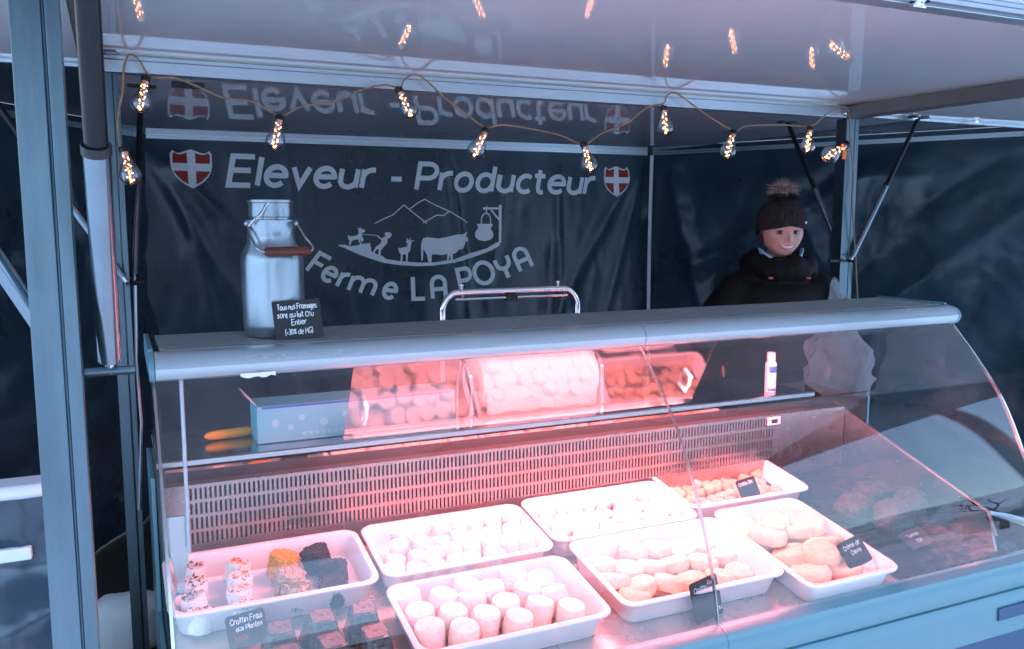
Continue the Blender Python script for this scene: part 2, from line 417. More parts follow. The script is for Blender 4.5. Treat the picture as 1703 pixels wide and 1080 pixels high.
def strut(p, q, split=.5, r=.0135):
    p = Vector(p); q = Vector(q); d = q - p
    root = MB().tube([p + d * .03, p + d * split], r, 14).build('gas_strut', 'sleeve', stall, smooth=True, angle=50)
    MB().tube([p + d * split, p + d * .985], r * .86, 14).build('rod', 'black_tube', root, smooth=True, angle=50)
    MB().lathe([(r*.4, -.001), (r*1.12, 0), (r*1.12, .012), (r*.8, .013)], (0, 0, 0), 14).build('collar', 'black', root, smooth=True).matrix_basis = \
        Matrix.Translation(p + d * split) @ d.to_track_quat('Z', 'Y').to_matrix().to_4x4()
    s = d.cross(Vector((0, 0, 1))).normalized()
    MB().tube([p - s * .03, p + s * .03], .006, 8).build('pivot_pin', 'black', root)
    MB().tube([p, p + d * .035], .006, 8).build('ball_joint', 'chrome', root)
    top = q; MB().box((top.x - .045, top.y - .02, 1.9935), (top.x + .045, top.y + .02, 2.0015)).build('mount_plate', 'black', root)
    MB().tube([p + d * .98, q + Vector((0, 0, -.002))], .009, 8).build('eye_joint', 'black', root)
    return root
strut((2.985, 2.925, 1.352), (2.96, 3.30, 1.996), .5, .0125)
strut((3.01, 2.915, 1.35), (3.37, 2.90, 1.996), .52, .0125)
strut((.05, 2.965, 1.345), (.115, 3.34, 1.996), .52, .012)
strut((.03, 2.915, 1.345), (-.36, 2.90, 1.996), .52, .0125)
strut((-.08, 1.31, 1.375), (-.40, 1.325, 1.996), .46, .0125)
strut((-.014, 1.315, 1.335), (-.012, .94, 1.998), .435, .0155)
MB().tube([(.053, 2.955, 1.335), (.048, 2.95, 1.18), (.044, 2.945, 1.1), (.05, 2.94, .9), (.03, 2.925, .62)], .0055, 8).build('pull_cord', 'alu_rail', stall, smooth=True)
MB().tube([(-.046, 1.309, 1.338), (.018, 1.309, 1.338)], .005, 8).build('strut_bracket', 'alu', stall, smooth=True)
MB().tube([(2.90, 2.93, 1.352), (3.06, 2.93, 1.352)], .007, 8).build('strut_bracket', 'black', stall)
MB().box((2.942, 2.922, 1.80), (2.966, 2.929, 1.86)).build('orange_block', 'block_orange', stall, bevel=.002)  # small plain orange block at the back right post
MB().box((.19, 2.985, 1.952), (.29, 3.0, 1.972)).build('latch_plate', 'black', stall, bevel=.003)

# ------------------------------------------------------------------ tarpaulins
def fold(x, z, ax, az, ang, w, amp, ln=9):
    c, s = math.cos(ang), math.sin(ang)
    u = (x - ax) * c + (z - az) * s; v = -(x - ax) * s + (z - az) * c
    return amp * math.exp(-(v / w) ** 2) * (1 / (1 + math.exp(-(u + .0) * 14))) * math.exp(-max(0, u) / ln)
def rear_wave(x, z):
    d = .012 * math.sin(x * 3.1 + .6) * math.sin(z * 1.4)
    d += .016 * fbm(x * 1.6, z * .7, 3.1) + .02 * abs(noise.noise(Vector((x * 2.4 + z * .6, z * 1.1 - x * .4, 6.2))))
    d += .005 * fbm(x * 5, z * 1.6, 7.7)
    for a in ((.18, 1.93, R(-62), .05, .03, 1.2), (.2, 1.95, R(-48), .04, .022, 1.0), (.3, 1.95, R(-78), .05, .02, 1.4), (.95, 1.96, R(-84), .03, .014, .7),
              (1.95, 1.96, R(-82), .025, .02, .9), (2.35, 1.96, R(-97), .03, .016, .8), (2.72, 1.96, R(-88), .03, .018, 1.2), (3.38, 1.95, R(-122), .05, .03, 1.2), (3.4, 1.9, R(-105), .04, .02, 1.6)):
        d += fold(x, z, *a)
    return -d * max(.02, min(1, (1.975 - z) * 6 + .05))
def rear_pt(x, z, off=0.0): return (x, YT + rear_wave(x, z) - off, z)
back = thing('tarpaulin', 'dark navy back tarpaulin printed with white farm lettering and two red shields', 'tarpaulin', (1.8, YT, GZ))
m = MB(); m.shell(lambda u, v: (Vector(rear_pt(.12 + u * 3.40, 1.998 - v * (1.998 - GZ - .01))), Vector((0, -1, 0))), 210, 110, .004)
m.build('sheet', 'tarp', back, smooth=True)
MB().grid(lambda u, v: (3.405 + u * .03, YT - .10 - .012 * math.sin(u * 3.14) + .01 * math.sin(v * 5), 1.968 - v * 2.05), 4, 40).build('seam_strip', 'drape_rim', back, smooth=True)

def side_tarp(A, B, label, seed, folds, name='tarpaulin'):
    d = (B - A); L = d.length; d.normalize(); nrm = Vector((d.y, -d.x, 0))
    if nrm.dot(Vector((1.2, 1.5, 0)) - A) < 0: nrm = -nrm
    t = thing(name, label, 'tarpaulin', ((A.x + B.x) / 2, (A.y + B.y) / 2, GZ))
    def fn(u, v):
        x = u * L; z = 2.030 - v * (2.030 - GZ - .01)
        w = .02 * fbm(x * 1.1, z * .8, seed) + .011 * fbm(x * 3, z * 2, seed + 4) + .02 * math.sin(x * 4 + seed)
        for a in folds: w += fold(x, z, *a)
        # sharp crumples
        w += .07 * abs(noise.noise(Vector((x * .9 + z * .5, (z - x * .55) * 2.3, seed + 9)))) + .03 * abs(noise.noise(Vector(((x - z * .3) * 3.4, z * .8, seed + 2)))) + .012 * abs(noise.noise(Vector((x * 5 + z * 3, z * 6 - x * 2, seed))))
        w *= max(.02, min(1, (1.975 - z) * 5 + .05))
        return (A + d * x + nrm * w + Vector((0, 0, z)), nrm)
    m = MB(); m.shell(fn, 130, 110, .004)
    m.build('sheet', 'tarp', t, smooth=True)
    return t
side_tarp(C_R + Vector((-.05, .09, 0)), O_R + Vector((.06, -.12, 0)), 'crumpled dark blue tarpaulin hanging behind the smiling woman, right of the printed one', 2.3,
          [(.5, 1.2, R(28), .07, .06, 2.0), (1.0, 1.95, R(-60), .05, .04, .8), (.3, 1.9, R(-75), .06, .05, 1.2), (1.3, .6, R(40), .09, .07, 2.0), (1.6, 1.9, R(-100), .06, .04, 1.2), (.9, 1.3, R(-80), .05, .04, .8)])
side_tarp(O_L, C_L + Vector((.07, .10, 0)), 'dark tarpaulin at the left edge, behind the front aluminium post', 5.9,
          [(1.3, 1.9, R(-110), .06, .04, 1.2), (1.9, 1.9, R(-70), .05, .04, 1.2), (.9, 1.4, R(-30), .08, .05, 2)])

# ------------------------------------------------------------------ stroke lettering
def arc(cx, cy, rx, ry, a0, a1, n=12):
    return [(cx + rx * math.cos(R(a0 + (a1 - a0) * i / n)), cy + ry * math.sin(R(a0 + (a1 - a0) * i / n))) for i in range(n + 1)]
GL = {
 'E': (.62, [[(.62, 1), (0, 1), (0, 0), (.62, 0)], [(0, .52), (.56, .52)]]), 'F': (.58, [[(.6, 1), (0, 1), (0, 0)], [(0, .53), (.5, .53)]]),
 'l': (0, [[(0, 0), (0, 1)]]), 'e': (.58, [[(.04, .37), (.57, .37)] + arc(.3, .35, .28, .33, 5, 318, 20)]),
 'v': (.5, [[(0, .68), (.25, .02), (.5, .68)]]), 'u': (.5, [[(0, .68), (0, .27)] + arc(.25, .27, .25, .25, 180, 360, 10) , [(.5, .68), (.5, 0)]]),
 'r': (.32, [[(0, 0), (0, .68)], arc(.3, .38, .3, .29, 175, 78, 8)]), 'P': (.6, [[(0, 0), (0, 1), (.34, 1)] + arc(.34, .725, .27, .275, 90, -90, 12) + [(0, .45)]]),
 'o': (.58, [arc(.29, .34, .28, .33, 90, 450, 24)]), 'd': (.56, [arc(.28, .34, .27, .33, 20, 340, 20), [(.55, 0), (.55, 1)]]),
 'c': (.5, [arc(.3, .34, .29, .33, 48, 312, 18)]), 't': (.3, [[(.1, .92), (.1, .2), (.14, .06), (.22, .01), (.32, .03)], [(-.08, .68), (.32, .68)]]),
 'm': (.86, [[(0, 0), (0, .68)], arc(.215, .42, .215, .25, 180, 0, 10) + [(.43, 0)], arc(.645, .42, .215, .25, 180, 0, 10) + [(.86, 0)]]),
 'L': (.55, [[(0, 1), (0, 0), (.55, 0)]]), 'A': (.62, [[(0, 0), (0, .68)] + arc(.31, .68, .31, .3, 180, 0, 12) + [(.62, 0)], [(0, .42), (.62, .42)]]),
 'O': (.86, [arc(.43, .49, .42, .48, 90, 450, 28)]), 'Y': (.62, [[(0, .98), (0, .76)] + arc(.31, .76, .31, .3, 180, 360, 12) + [(.62, .98)], [(.31, .46), (.31, 0)]]),
 '-': (.3, [[(0, .36), (.3, .36)]]), 'n': (.46, [[(0, 0), (0, .66)], arc(.23, .4, .23, .25, 180, 0, 8) + [(.46, 0)]]),
 's': (.4, [[(.4, .6), (.2, .67), (.03, .52), (.2, .36), (.38, .2), (.2, .02), (0, .1)]]), 'a': (.48, [arc(.23, .33, .22, .32, 30, 330, 14), [(.46, .64), (.46, .1), (.52, 0)]]),
 'i': (.05, [[(0, 0), (0, .6)], [(0, .8), (.02, .84)]]), 'g': (.46, [arc(.22, .35, .22, .3, 30, 330, 14), [(.45, .64), (.45, -.2), (.3, -.36), (.08, -.28)]]),
 'f': (.3, [[(.36, .95), (.2, 1), (.12, .85), (.1, 0)], [(-.04, .6), (.3, .6)]]), 'T': (.6, [[(0, 1), (.62, 1)], [(.31, 1), (.28, 0)]]),
 'C': (.6, [arc(.36, .5, .36, .5, 45, 315, 16)]), 'S': (.5, [[(.5, .88), (.28, 1), (.06, .8), (.26, .54), (.46, .28), (.24, 0), (0, .12)]]),
 'h': (.46, [[(0, 0), (0, 1)], arc(.23, .4, .23, .25, 180, 0, 8) + [(.46, 0)]]), '(': (.18, [[(.2, 1.1), (.04, .75), (.02, .3), (.16, -.15)]]), ')': (.18, [[(0, 1.1), (.16, .75), (.16, .3), (0, -.15)]]),
 '+': (.36, [[(0, .4), (.36, .4)], [(.18, .6), (.18, .2)]]), '3': (.42, [[(.02, .9), (.24, 1), (.4, .8), (.18, .56), (.42, .3), (.22, 0), (0, .1)]]), '0': (.46, [arc(.23, .5, .22, .48, 90, 450, 18)]),
 '5': (.42, [[(.42, 1), (.06, 1), (.04, .58), (.28, .6), (.42, .34), (.24, 0), (0, .08)]]), '%': (.6, [arc(.13, .8, .12, .16, 90, 450, 8), arc(.47, .2, .12, .16, 90, 450, 8), [(.55, 1), (.05, 0)]]),
 'M': (.66, [[(0, 0), (.04, 1), (.33, .4), (.62, 1), (.66, 0)]]), 'G': (.66, [arc(.36, .5, .36, .5, 45, 340, 16) + [(.7, .45), (.42, .45)]]),
 '€': (.5, [arc(.36, .5, .3, .46, 50, 310, 14), [(-.04, .6), (.4, .6)], [(-.04, .42), (.36, .42)]]), 'è': (.58, [[(.04, .37), (.57, .37)] + arc(.3, .35, .28, .33, 5, 318, 16), [(.2, 1.0), (.36, .82)]]),
 'x': (.42, [[(0, .64), (.42, 0)], [(.42, .64), (0, 0)]]), ',': (.08, [[(.06, .06), (0, -.14)]]), '8': (.44, [arc(.22, .75, .18, .22, 90, 450, 14), arc(.22, .27, .22, .27, 90, 450, 14)]),
}
def ribbon(mb, pts, w, put, lift, closed=False, step=None):
    """flat stroke of width w along 2-D points, laid by put(x, y, lift)"""
    P = [Vector(p) for p in pts]
    Q = [P[0]]
    for a in P[1:]:
        if (a - Q[-1]).length > 1e-5: Q.append(a)
    P = Q
    if step:
        Q = [P[0]]
        for a, b in zip(P, P[1:]):
            n = max(1, int((b - a).length / step))
            Q += [a + (b - a) * (k / n) for k in range(1, n + 1)]
        P = Q
    closed = (P[0] - P[-1]).length < 1e-4 and len(P) > 3
    if closed: P = P[:-1]
    n = len(P); vs = []
    for i, p in enumerate(P):
        a = P[i-1] if (i > 0 or closed) else None; b = P[(i+1) % n] if (i < n-1 or closed) else None
        d1 = (p - a).normalized() if a is not None else (b - p).normalized()
        d2 = (b - p).normalized() if b is not None else d1
        t = d1 + d2; t = t.normalized() if t.length > 1e-4 else d1
        nr = Vector((-t.y, t.x)); k = 1 / max(.45, nr.dot(Vector((-d1.y, d1.x))))
        e = Vector((0, 0))
        vs += [put(*(p + nr * w / 2 * k), lift), put(*(p - nr * w / 2 * k), lift)]
    m_ = n if closed else n - 1
    mb.add(vs, [(2*i, 2*i+1, 2*((i+1) % n)+1, 2*((i+1) % n)) for i in range(m_)])
def fillpoly(mb, pts, put, lift, maxedge):
    P = [Vector((x, y, 0)) for x, y in pts]
    todo = [tuple(P[i] for i in t) for t in tessellate_polygon([P])]
    while todo:
        a, b, c = todo.pop()
        if max((a - b).length, (b - c).length, (c - a).length) > maxedge:
            ab, bc, ca = (a + b) / 2, (b + c) / 2, (c + a) / 2
            todo += [(a, ab, ca), (ab, b, bc), (ca, bc, c), (ab, bc, ca)]
        else: mb.add([put(v.x, v.y, lift) for v in (a, b, c)], [(0, 1, 2)])
LIFT = .005
def bput(x, z, lift): return rear_pt(x, z, lift)
def word(txt, x0, x1, base0, base1, h, wr, parent, shear=.2, gap=.2):
    tot = sum(GL[c][0] + gap for c in txt) - gap
    k = (x1 - x0 - shear * h * .7) / tot; cx = 0
    for ch in txt:
        wd, strokes = GL[ch]; mb = MB()
        for i, st in enumerate(strokes):
            pts = [(x0 + (cx + px) * k + py * h * shear, base0 + (base1 - base0) * ((cx + px) / tot) + py * h) for px, py in st]
            ribbon(mb, pts, wr * h, bput, LIFT + i * .0006, step=.04)
        mb.build('letter', 'print_white', parent, fix=False)
        cx += wd + gap
word('Eleveur', .612, 1.475, 1.728, 1.722, .163, .19, back)
word('-', 1.565, 1.655, 1.72, 1.72, .163, .19, back)
word('Producteur', 1.735, 3.02, 1.716, 1.702, .16, .19, back)

def shield(x0, x1, zt, zb):
    w = x1 - x0; h = zt - zb; c = (x0 + x1) / 2
    out = [(0, .12), (.06, .03), (.14, .09), (.22, .1), (.36, .05), (.5, 0), (.64, .05), (.78, .1), (.86, .09), (.94, .03), (1, .12), (1, .42), (.97, .56), (.9, .7), (.78, .83), (.62, .94), (.5, 1), (.38, .94), (.22, .83), (.1, .7), (.03, .56), (0, .42)]
    q = [(x0 + a * w, zt - b * h) for a, b in out]
    mb = MB(); fillpoly(mb, q, bput, LIFT, .05); sh = mb.build('shield', 'print_white', back, fix=False)
    e = .055
    for q4 in ([(.05+e*.3, .13), (.1, .09), (.16, .13), (.24, .14), (.4, .09), (.4, .36), (.05, .36)], [(.6, .09), (.76, .14), (.84, .13), (.9, .09), (.95, .13), (.95, .36), (.6, .36)],
               [(.05, .56), (.4, .56), (.4, .9), (.26, .81), (.14, .69), (.08, .6)], [(.6, .56), (.95, .56), (.92, .6), (.86, .69), (.74, .81), (.6, .9)]):
        mb = MB(); fillpoly(mb, [(x0 + a * w, zt - b * h) for a, b in q4], bput, LIFT + .003, .05); mb.build('quarter', 'print_red', sh, fix=False)
shield(.305, .528, 1.922, 1.705); shield(3.095, 3.285, 1.895, 1.685)

H = [1.04736, -0.05948, 0.61434, -0.14184, -1.18145, 1.7549, -0.09151, -0.02479]
def draw(a, b):             # drawing sheet units -> metres on the tarpaulin
    x = (430 + a * .276 - 380) / .3347 / 1000; y = (340 + b * .276 - 300) / .3347 / 1000
    w = H[6] * x + H[7] * y + 1
    return ((H[0] * x + H[1] * y + H[2]) / w, (H[3] * x + H[4] * y + H[5]) / w)
def dput(a, b, lift): return rear_pt(*draw(a, b), lift)
def figure(name, polys=(), strokes=()):
    mb = MB()
    for k, p in enumerate(polys): fillpoly(mb, p, dput, LIFT + .0012 + k * .0004, 60)
    for k, (p, w) in enumerate(strokes): ribbon(mb, p, w, dput, LIFT + .002 + k * .0004, step=45)
    return mb.build(name, 'print_white', back, fix=False)
figure('mountain_outline', strokes=[([(700, 115), (810, 62), (872, 5), (1008, 115)], 6), ([(908, 28), (955, -8), (995, -30), (1060, 5), (1145, 42), (1255, 110)], 6), ([(985, 112), (1070, 65), (1110, 68), (1145, 42)], 6)])
mb = MB()
TOP = [(480, 245), (520, 243), (550, 253), (590, 248), (620, 238), (672, 234), (680, 285), (712, 300), (748, 312), (768, 330), (850, 342), (950, 351), (1050, 350), (1180, 330), (1240, 305), (1300, 287), (1370, 265), (1415, 236), (1446, 222)]
BOT = [(480, 250), (520, 264), (580, 292), (650, 320), (750, 352), (850, 367), (950, 373), (1050, 369), (1180, 351), (1300, 316), (1400, 276), (1446, 246)]
figure('hill_silhouette', [TOP + BOT[::-1]])
figure('leading_goat_silhouette', [[(538, 185), (548, 191), (562, 193), (590, 188), (604, 176), (600, 152), (596, 142), (606, 146), (612, 140), (620, 147), (642, 157), (642, 166), (627, 171), (622, 188), (634, 212), (626, 226), (616, 222), (610, 214), (600, 212), (576, 215), (562, 222), (556, 246), (545, 246), (548, 220), (540, 208)]], [([(600, 210), (612, 230), (624, 246)], 7), ([(628, 182), (670, 184), (722, 189)], 4)])
figure('herder_silhouette', [[(716, 186), (740, 206), (760, 194), (777, 206), (774, 236), (750, 262), (738, 276), (734, 310), (722, 312), (724, 270), (711, 272), (698, 293), (688, 288), (706, 256), (734, 238), (741, 217), (715, 195)], [(758, 178), (766, 170), (788, 168), (803, 180), (796, 192), (790, 204), (772, 206), (764, 192)]])
figure('goat_silhouette', [[(840, 262), (852, 264), (890, 256), (896, 238), (884, 226), (890, 216), (905, 214), (920, 222), (918, 236), (913, 262), (908, 286), (899, 292), (897, 348), (888, 348), (885, 302), (869, 302), (866, 346), (855, 346), (856, 302), (846, 290)]], [([(898, 216), (890, 204)], 5), ([(908, 214), (914, 202)], 5), ([(914, 222), (930, 218)], 6)])
figure('cow_silhouette', [[(978, 225), (986, 206), (1010, 198), (1080, 206), (1140, 195), (1190, 182), (1224, 181), (1243, 174), (1250, 164), (1254, 172), (1246, 186), (1262, 206), (1264, 219), (1245, 226), (1237, 248), (1225, 268), (1204, 273), (1186, 292), (1166, 300), (1166, 336), (1154, 338), (1150, 306), (1141, 336), (1130, 336), (1134, 300), (1100, 306), (1060, 300), (1041, 302), (1037, 352), (1020, 355), (1014, 312), (1000, 286), (990, 268), (986, 341), (977, 337), (975, 258)]])
figure('cauldron_silhouette', [[(1310, 118), (1405, 118), (1400, 134), (1392, 148), (1406, 168), (1408, 195), (1390, 214), (1355, 223), (1320, 214), (1302, 195), (1302, 168), (1316, 148), (1318, 134)]], [([(1338, 118), (1338, 82), (1350, 60), (1366, 54), (1382, 60), (1391, 82), (1391, 118)], 6), ([(1367, 55), (1370, 10)], 6)])
figure('gallows_silhouette', strokes=[([(1348, 25), (1436, 25)], 13), ([(1446, 5), (1446, 232)], 17), ([(1396, 35), (1440, 94)], 10)])
for ch, ax, ay, rot, h in (('F', 288, 398, -29, 132), ('e', 368, 446, -24, 132), ('r', 470, 492, -18, 130), ('m', 540, 516, -13, 130), ('e', 742, 562, -7, 132), ('L', 932, 570, 2, 132), ('A', 1048, 568, 4, 132), ('P', 1218, 520, 12, 128), ('O', 1318, 490, 16, 132), ('Y', 1462, 455, 22, 130), ('A', 1570, 402, 24, 130)):
    mb = MB(); c, s = math.cos(R(rot)), math.sin(R(rot))
    sh = .16 if ch in 'Ferme' else 0
    for i, st in enumerate(GL[ch][1]):
        pts = []
        for px, py in st:
            kx = .95 if ch != 'm' else 1.3
            X = (px * kx + py * sh) * h; Y = py * h
            pts.append((ax + X * c - Y * s, ay - (X * s + Y * c)))
        ribbon(mb, pts, 25, dput, LIFT + .001 + i * .0006, step=40)
    mb.build('letter', 'print_white', back, fix=False)

# ------------------------------------------------------------------ refrigerated display case
X0, X1, XS = .065, 2.47, 1.276            # left end, right end, joint between the two front panes
case = thing('display_case', 'refrigerated cheese display case with curved glass front and pink lamp', 'display case', (1.27, 1.9, GZ))
prof = [(1.985, 1.262)]
n = 8
for i in range(n):                         # ribs of the top
    a = 1.985 + i * (2.255 - 1.985) / n; b = 1.985 + (i + 1) * (2.255 - 1.985) / n; d = b - a
    prof += [(a + d*.06, 1.2575), (a + d*.14, 1.2645), (a + d*.72, 1.2645), (a + d*.80, 1.2575)]
prof += [(2.26, 1.262), (2.26, 1.225), (2.02, 1.225), (2.0, 1.235), (1.985, 1.235)]
MB().prism(prof, X0 + .012, X1 - .012).build('ribbed_top', 'ribbed', case)
nose = [(1.9835, 1.2625), (1.962, 1.2605), (1.944, 1.2545), (1.932, 1.244), (1.927, 1.231), (1.930, 1.219), (1.937, 1.208), (1.950, 1.202), (1.968, 1.201), (1.972, 1.216), (1.9835, 1.217)]
MB().prism(nose, X0, XS - .001).build('nose_profile', 'nose', case, smooth=True, angle=30)
MB().prism(nose, XS + .001, X1).build('nose_profile', 'nose', case, smooth=True, angle=30)
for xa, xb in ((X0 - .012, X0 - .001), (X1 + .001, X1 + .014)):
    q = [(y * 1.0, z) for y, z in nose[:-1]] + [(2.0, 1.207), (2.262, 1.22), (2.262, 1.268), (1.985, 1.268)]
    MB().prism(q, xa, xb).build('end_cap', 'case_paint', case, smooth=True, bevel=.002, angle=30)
# the curved front panes
GP = crspline([(1.972, 1.222, 0), (1.915, 1.165, 0), (1.85, 1.098, 0), (1.757, .985, 0), (1.676, .832, 0), (1.622, .698, 0), (1.592, .566, 0)], 8)
def gpt(t):
    f = t * (len(GP) - 1); i = min(int(f), len(GP) - 2); q = f - i
    p = GP[i].lerp(GP[i + 1], q); d = (GP[min(i+2, len(GP)-1)] - GP[max(i-1, 0)]).normalized()
    return p, d
def pane(xa, xb):
    def fn(u, v):
        p, d = gpt(v); return Vector((xa + u * (xb - xa), p.x, p.y)), Vector((0, d.y, -d.x)) * 1
    m = MB(); m.shell(fn, 2, 48, -.006)
    return m.build('curved_pane', 'glass', case, smooth=True, angle=35)
pane(X0, XS - .002); pane(XS + .002, X1)
def edge_strip(x, w, m, name):
    mb = MB(); mb.shell(lambda u, v: (Vector((x - w/2 + u * w, gpt(v)[0].x - .0035, gpt(v)[0].y)), Vector((0, -1, 0))), 1, 40, .0105)
    return mb.build(name, m, case)
edge_strip(XS, .0032, 'steel', 'pane_joint')
edge_strip(X1 + .004, .006, 'chrome', 'pane_edge')
edge_strip(X0 - .004, .006, 'steel', 'pane_edge')
# flat end panes following the same curve
for x, nm in ((X0 - .001, 'end_pane'), (X1 - .006, 'end_pane')):
    q = [(p.x + .012, p.y) for p in GP[::4]] + [(1.62, .56), (2.24, .56), (2.24, 1.22)]
    mb = MB(); mb.prism(q, x, x + .005).build(nm, 'glass_end', case)
# front rail and body panels
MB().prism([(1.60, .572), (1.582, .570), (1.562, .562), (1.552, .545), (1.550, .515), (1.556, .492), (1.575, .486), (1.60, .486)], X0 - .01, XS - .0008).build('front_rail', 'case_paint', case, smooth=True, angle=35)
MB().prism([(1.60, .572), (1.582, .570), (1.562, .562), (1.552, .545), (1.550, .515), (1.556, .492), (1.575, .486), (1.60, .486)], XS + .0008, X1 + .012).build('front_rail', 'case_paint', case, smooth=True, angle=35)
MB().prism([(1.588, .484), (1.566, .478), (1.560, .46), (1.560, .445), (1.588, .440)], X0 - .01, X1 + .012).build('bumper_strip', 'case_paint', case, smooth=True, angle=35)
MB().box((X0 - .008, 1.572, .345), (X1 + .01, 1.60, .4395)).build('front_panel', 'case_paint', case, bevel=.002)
MB().box((X0 - .008, 1.58, .02), (X1 + .01, 1.605, .343)).build('lower_panel', 'case_blue', case, bevel=.002)
MB().box((X0 + .02, 1.64, GZ + .007), (X1 - .02, 2.5, .02)).build('plinth', 'black', case)
MB().box((2.255, 1.566, .395), (2.42, 1.571, .432)).build('badge', 'case_blue', case, bevel=.001)
for xa in (X0 - .012, X1 + .002):
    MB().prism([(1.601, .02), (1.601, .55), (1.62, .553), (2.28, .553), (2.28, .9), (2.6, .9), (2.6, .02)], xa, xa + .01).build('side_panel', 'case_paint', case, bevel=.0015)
MB().box((X0, 2.59, .02), (X1, 2.605, .9)).build('back_panel', 'steel', case)
# deck, air grille, worktop
SL = .17; AN = math.atan(SL)
def deck_z(y): return .56 + SL * (y - 1.62)
MB().add([(X0 + .006, 1.605, deck_z(1.605) - .012), (X1 - .012, 1.605, deck_z(1.605) - .012), (X1 - .012, 2.235, deck_z(2.235) - .012), (X0 + .006, 2.235, deck_z(2.235) - .012),
          (X0 + .006, 1.605, deck_z(1.605)), (X1 - .012, 1.605, deck_z(1.605)), (X1 - .012, 2.235, deck_z(2.235)), (X0 + .006, 2.235, deck_z(2.235))],
         [(3,2,1,0),(4,5,6,7),(0,1,5,4),(1,2,6,5),(2,3,7,6),(3,0,4,7)]).build('deck', 'deck', case)
# grille: bars and cross bars in front of a dark cavity
GX0, GX1, GZ0, GZ1, GY = .135, 1.985, .732, .884, 2.222
gr = MB(); nb = 158; pit = (GX1 - GX0) / nb
for i in range(nb + 1):
    x = GX0 + i * pit
    gr.add([(x - pit*.27, GY, GZ0), (x + pit*.27, GY, GZ0), (x + pit*.27, GY, GZ1), (x - pit*.27, GY, GZ1), (x - pit*.27, GY + .006, GZ0), (x + pit*.27, GY + .006, GZ0), (x + pit*.27, GY + .006, GZ1), (x - pit*.27, GY + .006, GZ1)],
           [(0,1,2,3), (1,5,6,2), (4,0,3,7)])
for i in range(5):
    z = GZ0 + i * (GZ1 - GZ0) / 4; gr.box((GX0, GY - .0006, z - .0045), (GX1, GY + .006, z + .0045))
go = gr.build('air_grille', 'steel_grille', case); go['kind'] = 'stuff'
MB().box((X0 + .006, GY - .0004, .60), (GX0 - .0003, GY + .008, .8885)).build('grille_end', 'steel_grille', case)
MB().box((GX1 + .0003, GY - .0004, .60), (2.30, GY + .008, .8885)).build('grille_end', 'steel_grille', case)
MB().box((GX0, GY - .0008, .62), (GX1, GY + .008, GZ0 - .0048)).build('grille_foot', 'steel_grille', case)
MB().box((X0 + .006, GY + .05, .60), (X1 - .012, GY + .056, .92)).build('cavity_back', 'cavity', case)
MB().prism([(2.2395, .9283), (2.2535, .8895), (2.256, .8895), (2.2435, .9283)], X0 + .006, 2.17).build('sloped_fascia', 'mirror_steel', case)
MB().box((X0 + .006, 2.2222, .8887), (2.298, 2.272, .8892)).build('grille_ledge', 'cavity', case)
MB().box((X0 + .002, 2.245, .9285), (2.175, 2.58, .943)).build('worktop', 'steel_top', case, bevel=.002)
MB().prism([(2.2435, .93), (2.2385, .934), (2.2385, .946), (2.2435, .9485), (2.252, .9485), (2.252, .9435), (2.2437, .9435)], X0 + .002, 2.175).build('worktop_lip', 'steel', case, smooth=True, angle=30)
MB().prism([(2.42, .935), (2.24, .877), (1.66, .683), (1.625, .575), (2.215, .67), (2.42, .7)], 2.302, 2.312).build('inner_end_wall', 'steel', case)
MB().tube([(2.307, 2.42, .937), (2.307, 2.24, .879), (2.307, 1.66, .685), (2.307, 1.63, .62)], .0052, 8).build('wall_rim', 'alu_brown', case, smooth=True)
MB().box((1.955, GY - .006, .855), (2.01, GY - .001, .882)).build('thermometer', 'bottle', case, bevel=.002)
MB().box((1.97, GY - .0072, .862), (1.995, GY - .0062, .875)).build('display', 'slate', case)
# lamp under the top
MB().tube([(.55, 2.003, 1.2105), (2.03, 2.003, 1.2105)], .010, 14).build('lamp_tube', 'lamp_pink', case, smooth=True)
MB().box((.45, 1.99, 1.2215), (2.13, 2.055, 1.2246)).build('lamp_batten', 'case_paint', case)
MB().box((X0 + .02, 2.14, 1.178), (X1 - .02, 2.144, 1.2246)).build('added_lamp_baffle', 'nose', case)  # added unseen strip, stops the pink lamp light reaching the tarpaulins
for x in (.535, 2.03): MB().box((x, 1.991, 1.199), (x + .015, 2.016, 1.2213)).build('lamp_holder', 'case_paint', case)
# glass support rods at the left, hinge
for x, y in ((.118, 2.0),): MB().tube([(x, y, 1.224), (x, y, .93 if y > 2.1 else .80)], .0045, 8).build('support_rod', 'nose', case, smooth=True)
hp = [(-.022, .16), (.022, .16), (.026, .12), (.018, .06), (.008, 0), (.006, -.06), (-.006, -.06), (-.008, 0), (-.018, .06), (-.026, .12)]
MB().add([(.098 + a, 2.02, .72 + b) for a, b in hp] + [(.098 + a, 2.026, .72 + b) for a, b in hp], [tuple(range(10)), tuple(range(19, 9, -1))] + [(i, (i+1) % 10, 10 + (i+1) % 10, 10 + i) for i in range(10)]).build('hinge_bracket', 'steel', case)
MB().lathe([(.001, -.012), (.014, -.012), (.017, -.006), (.017, .006), (.014, .012), (.001, .012)], (.096, 2.012, .69), 14, 'Y').build('hinge_knob', 'chrome', case, smooth=True)
MB().tube([(.096, 2.012, .68), (.096, 2.02, .61)], .005, 8).build('hinge_rod', 'steel', case)
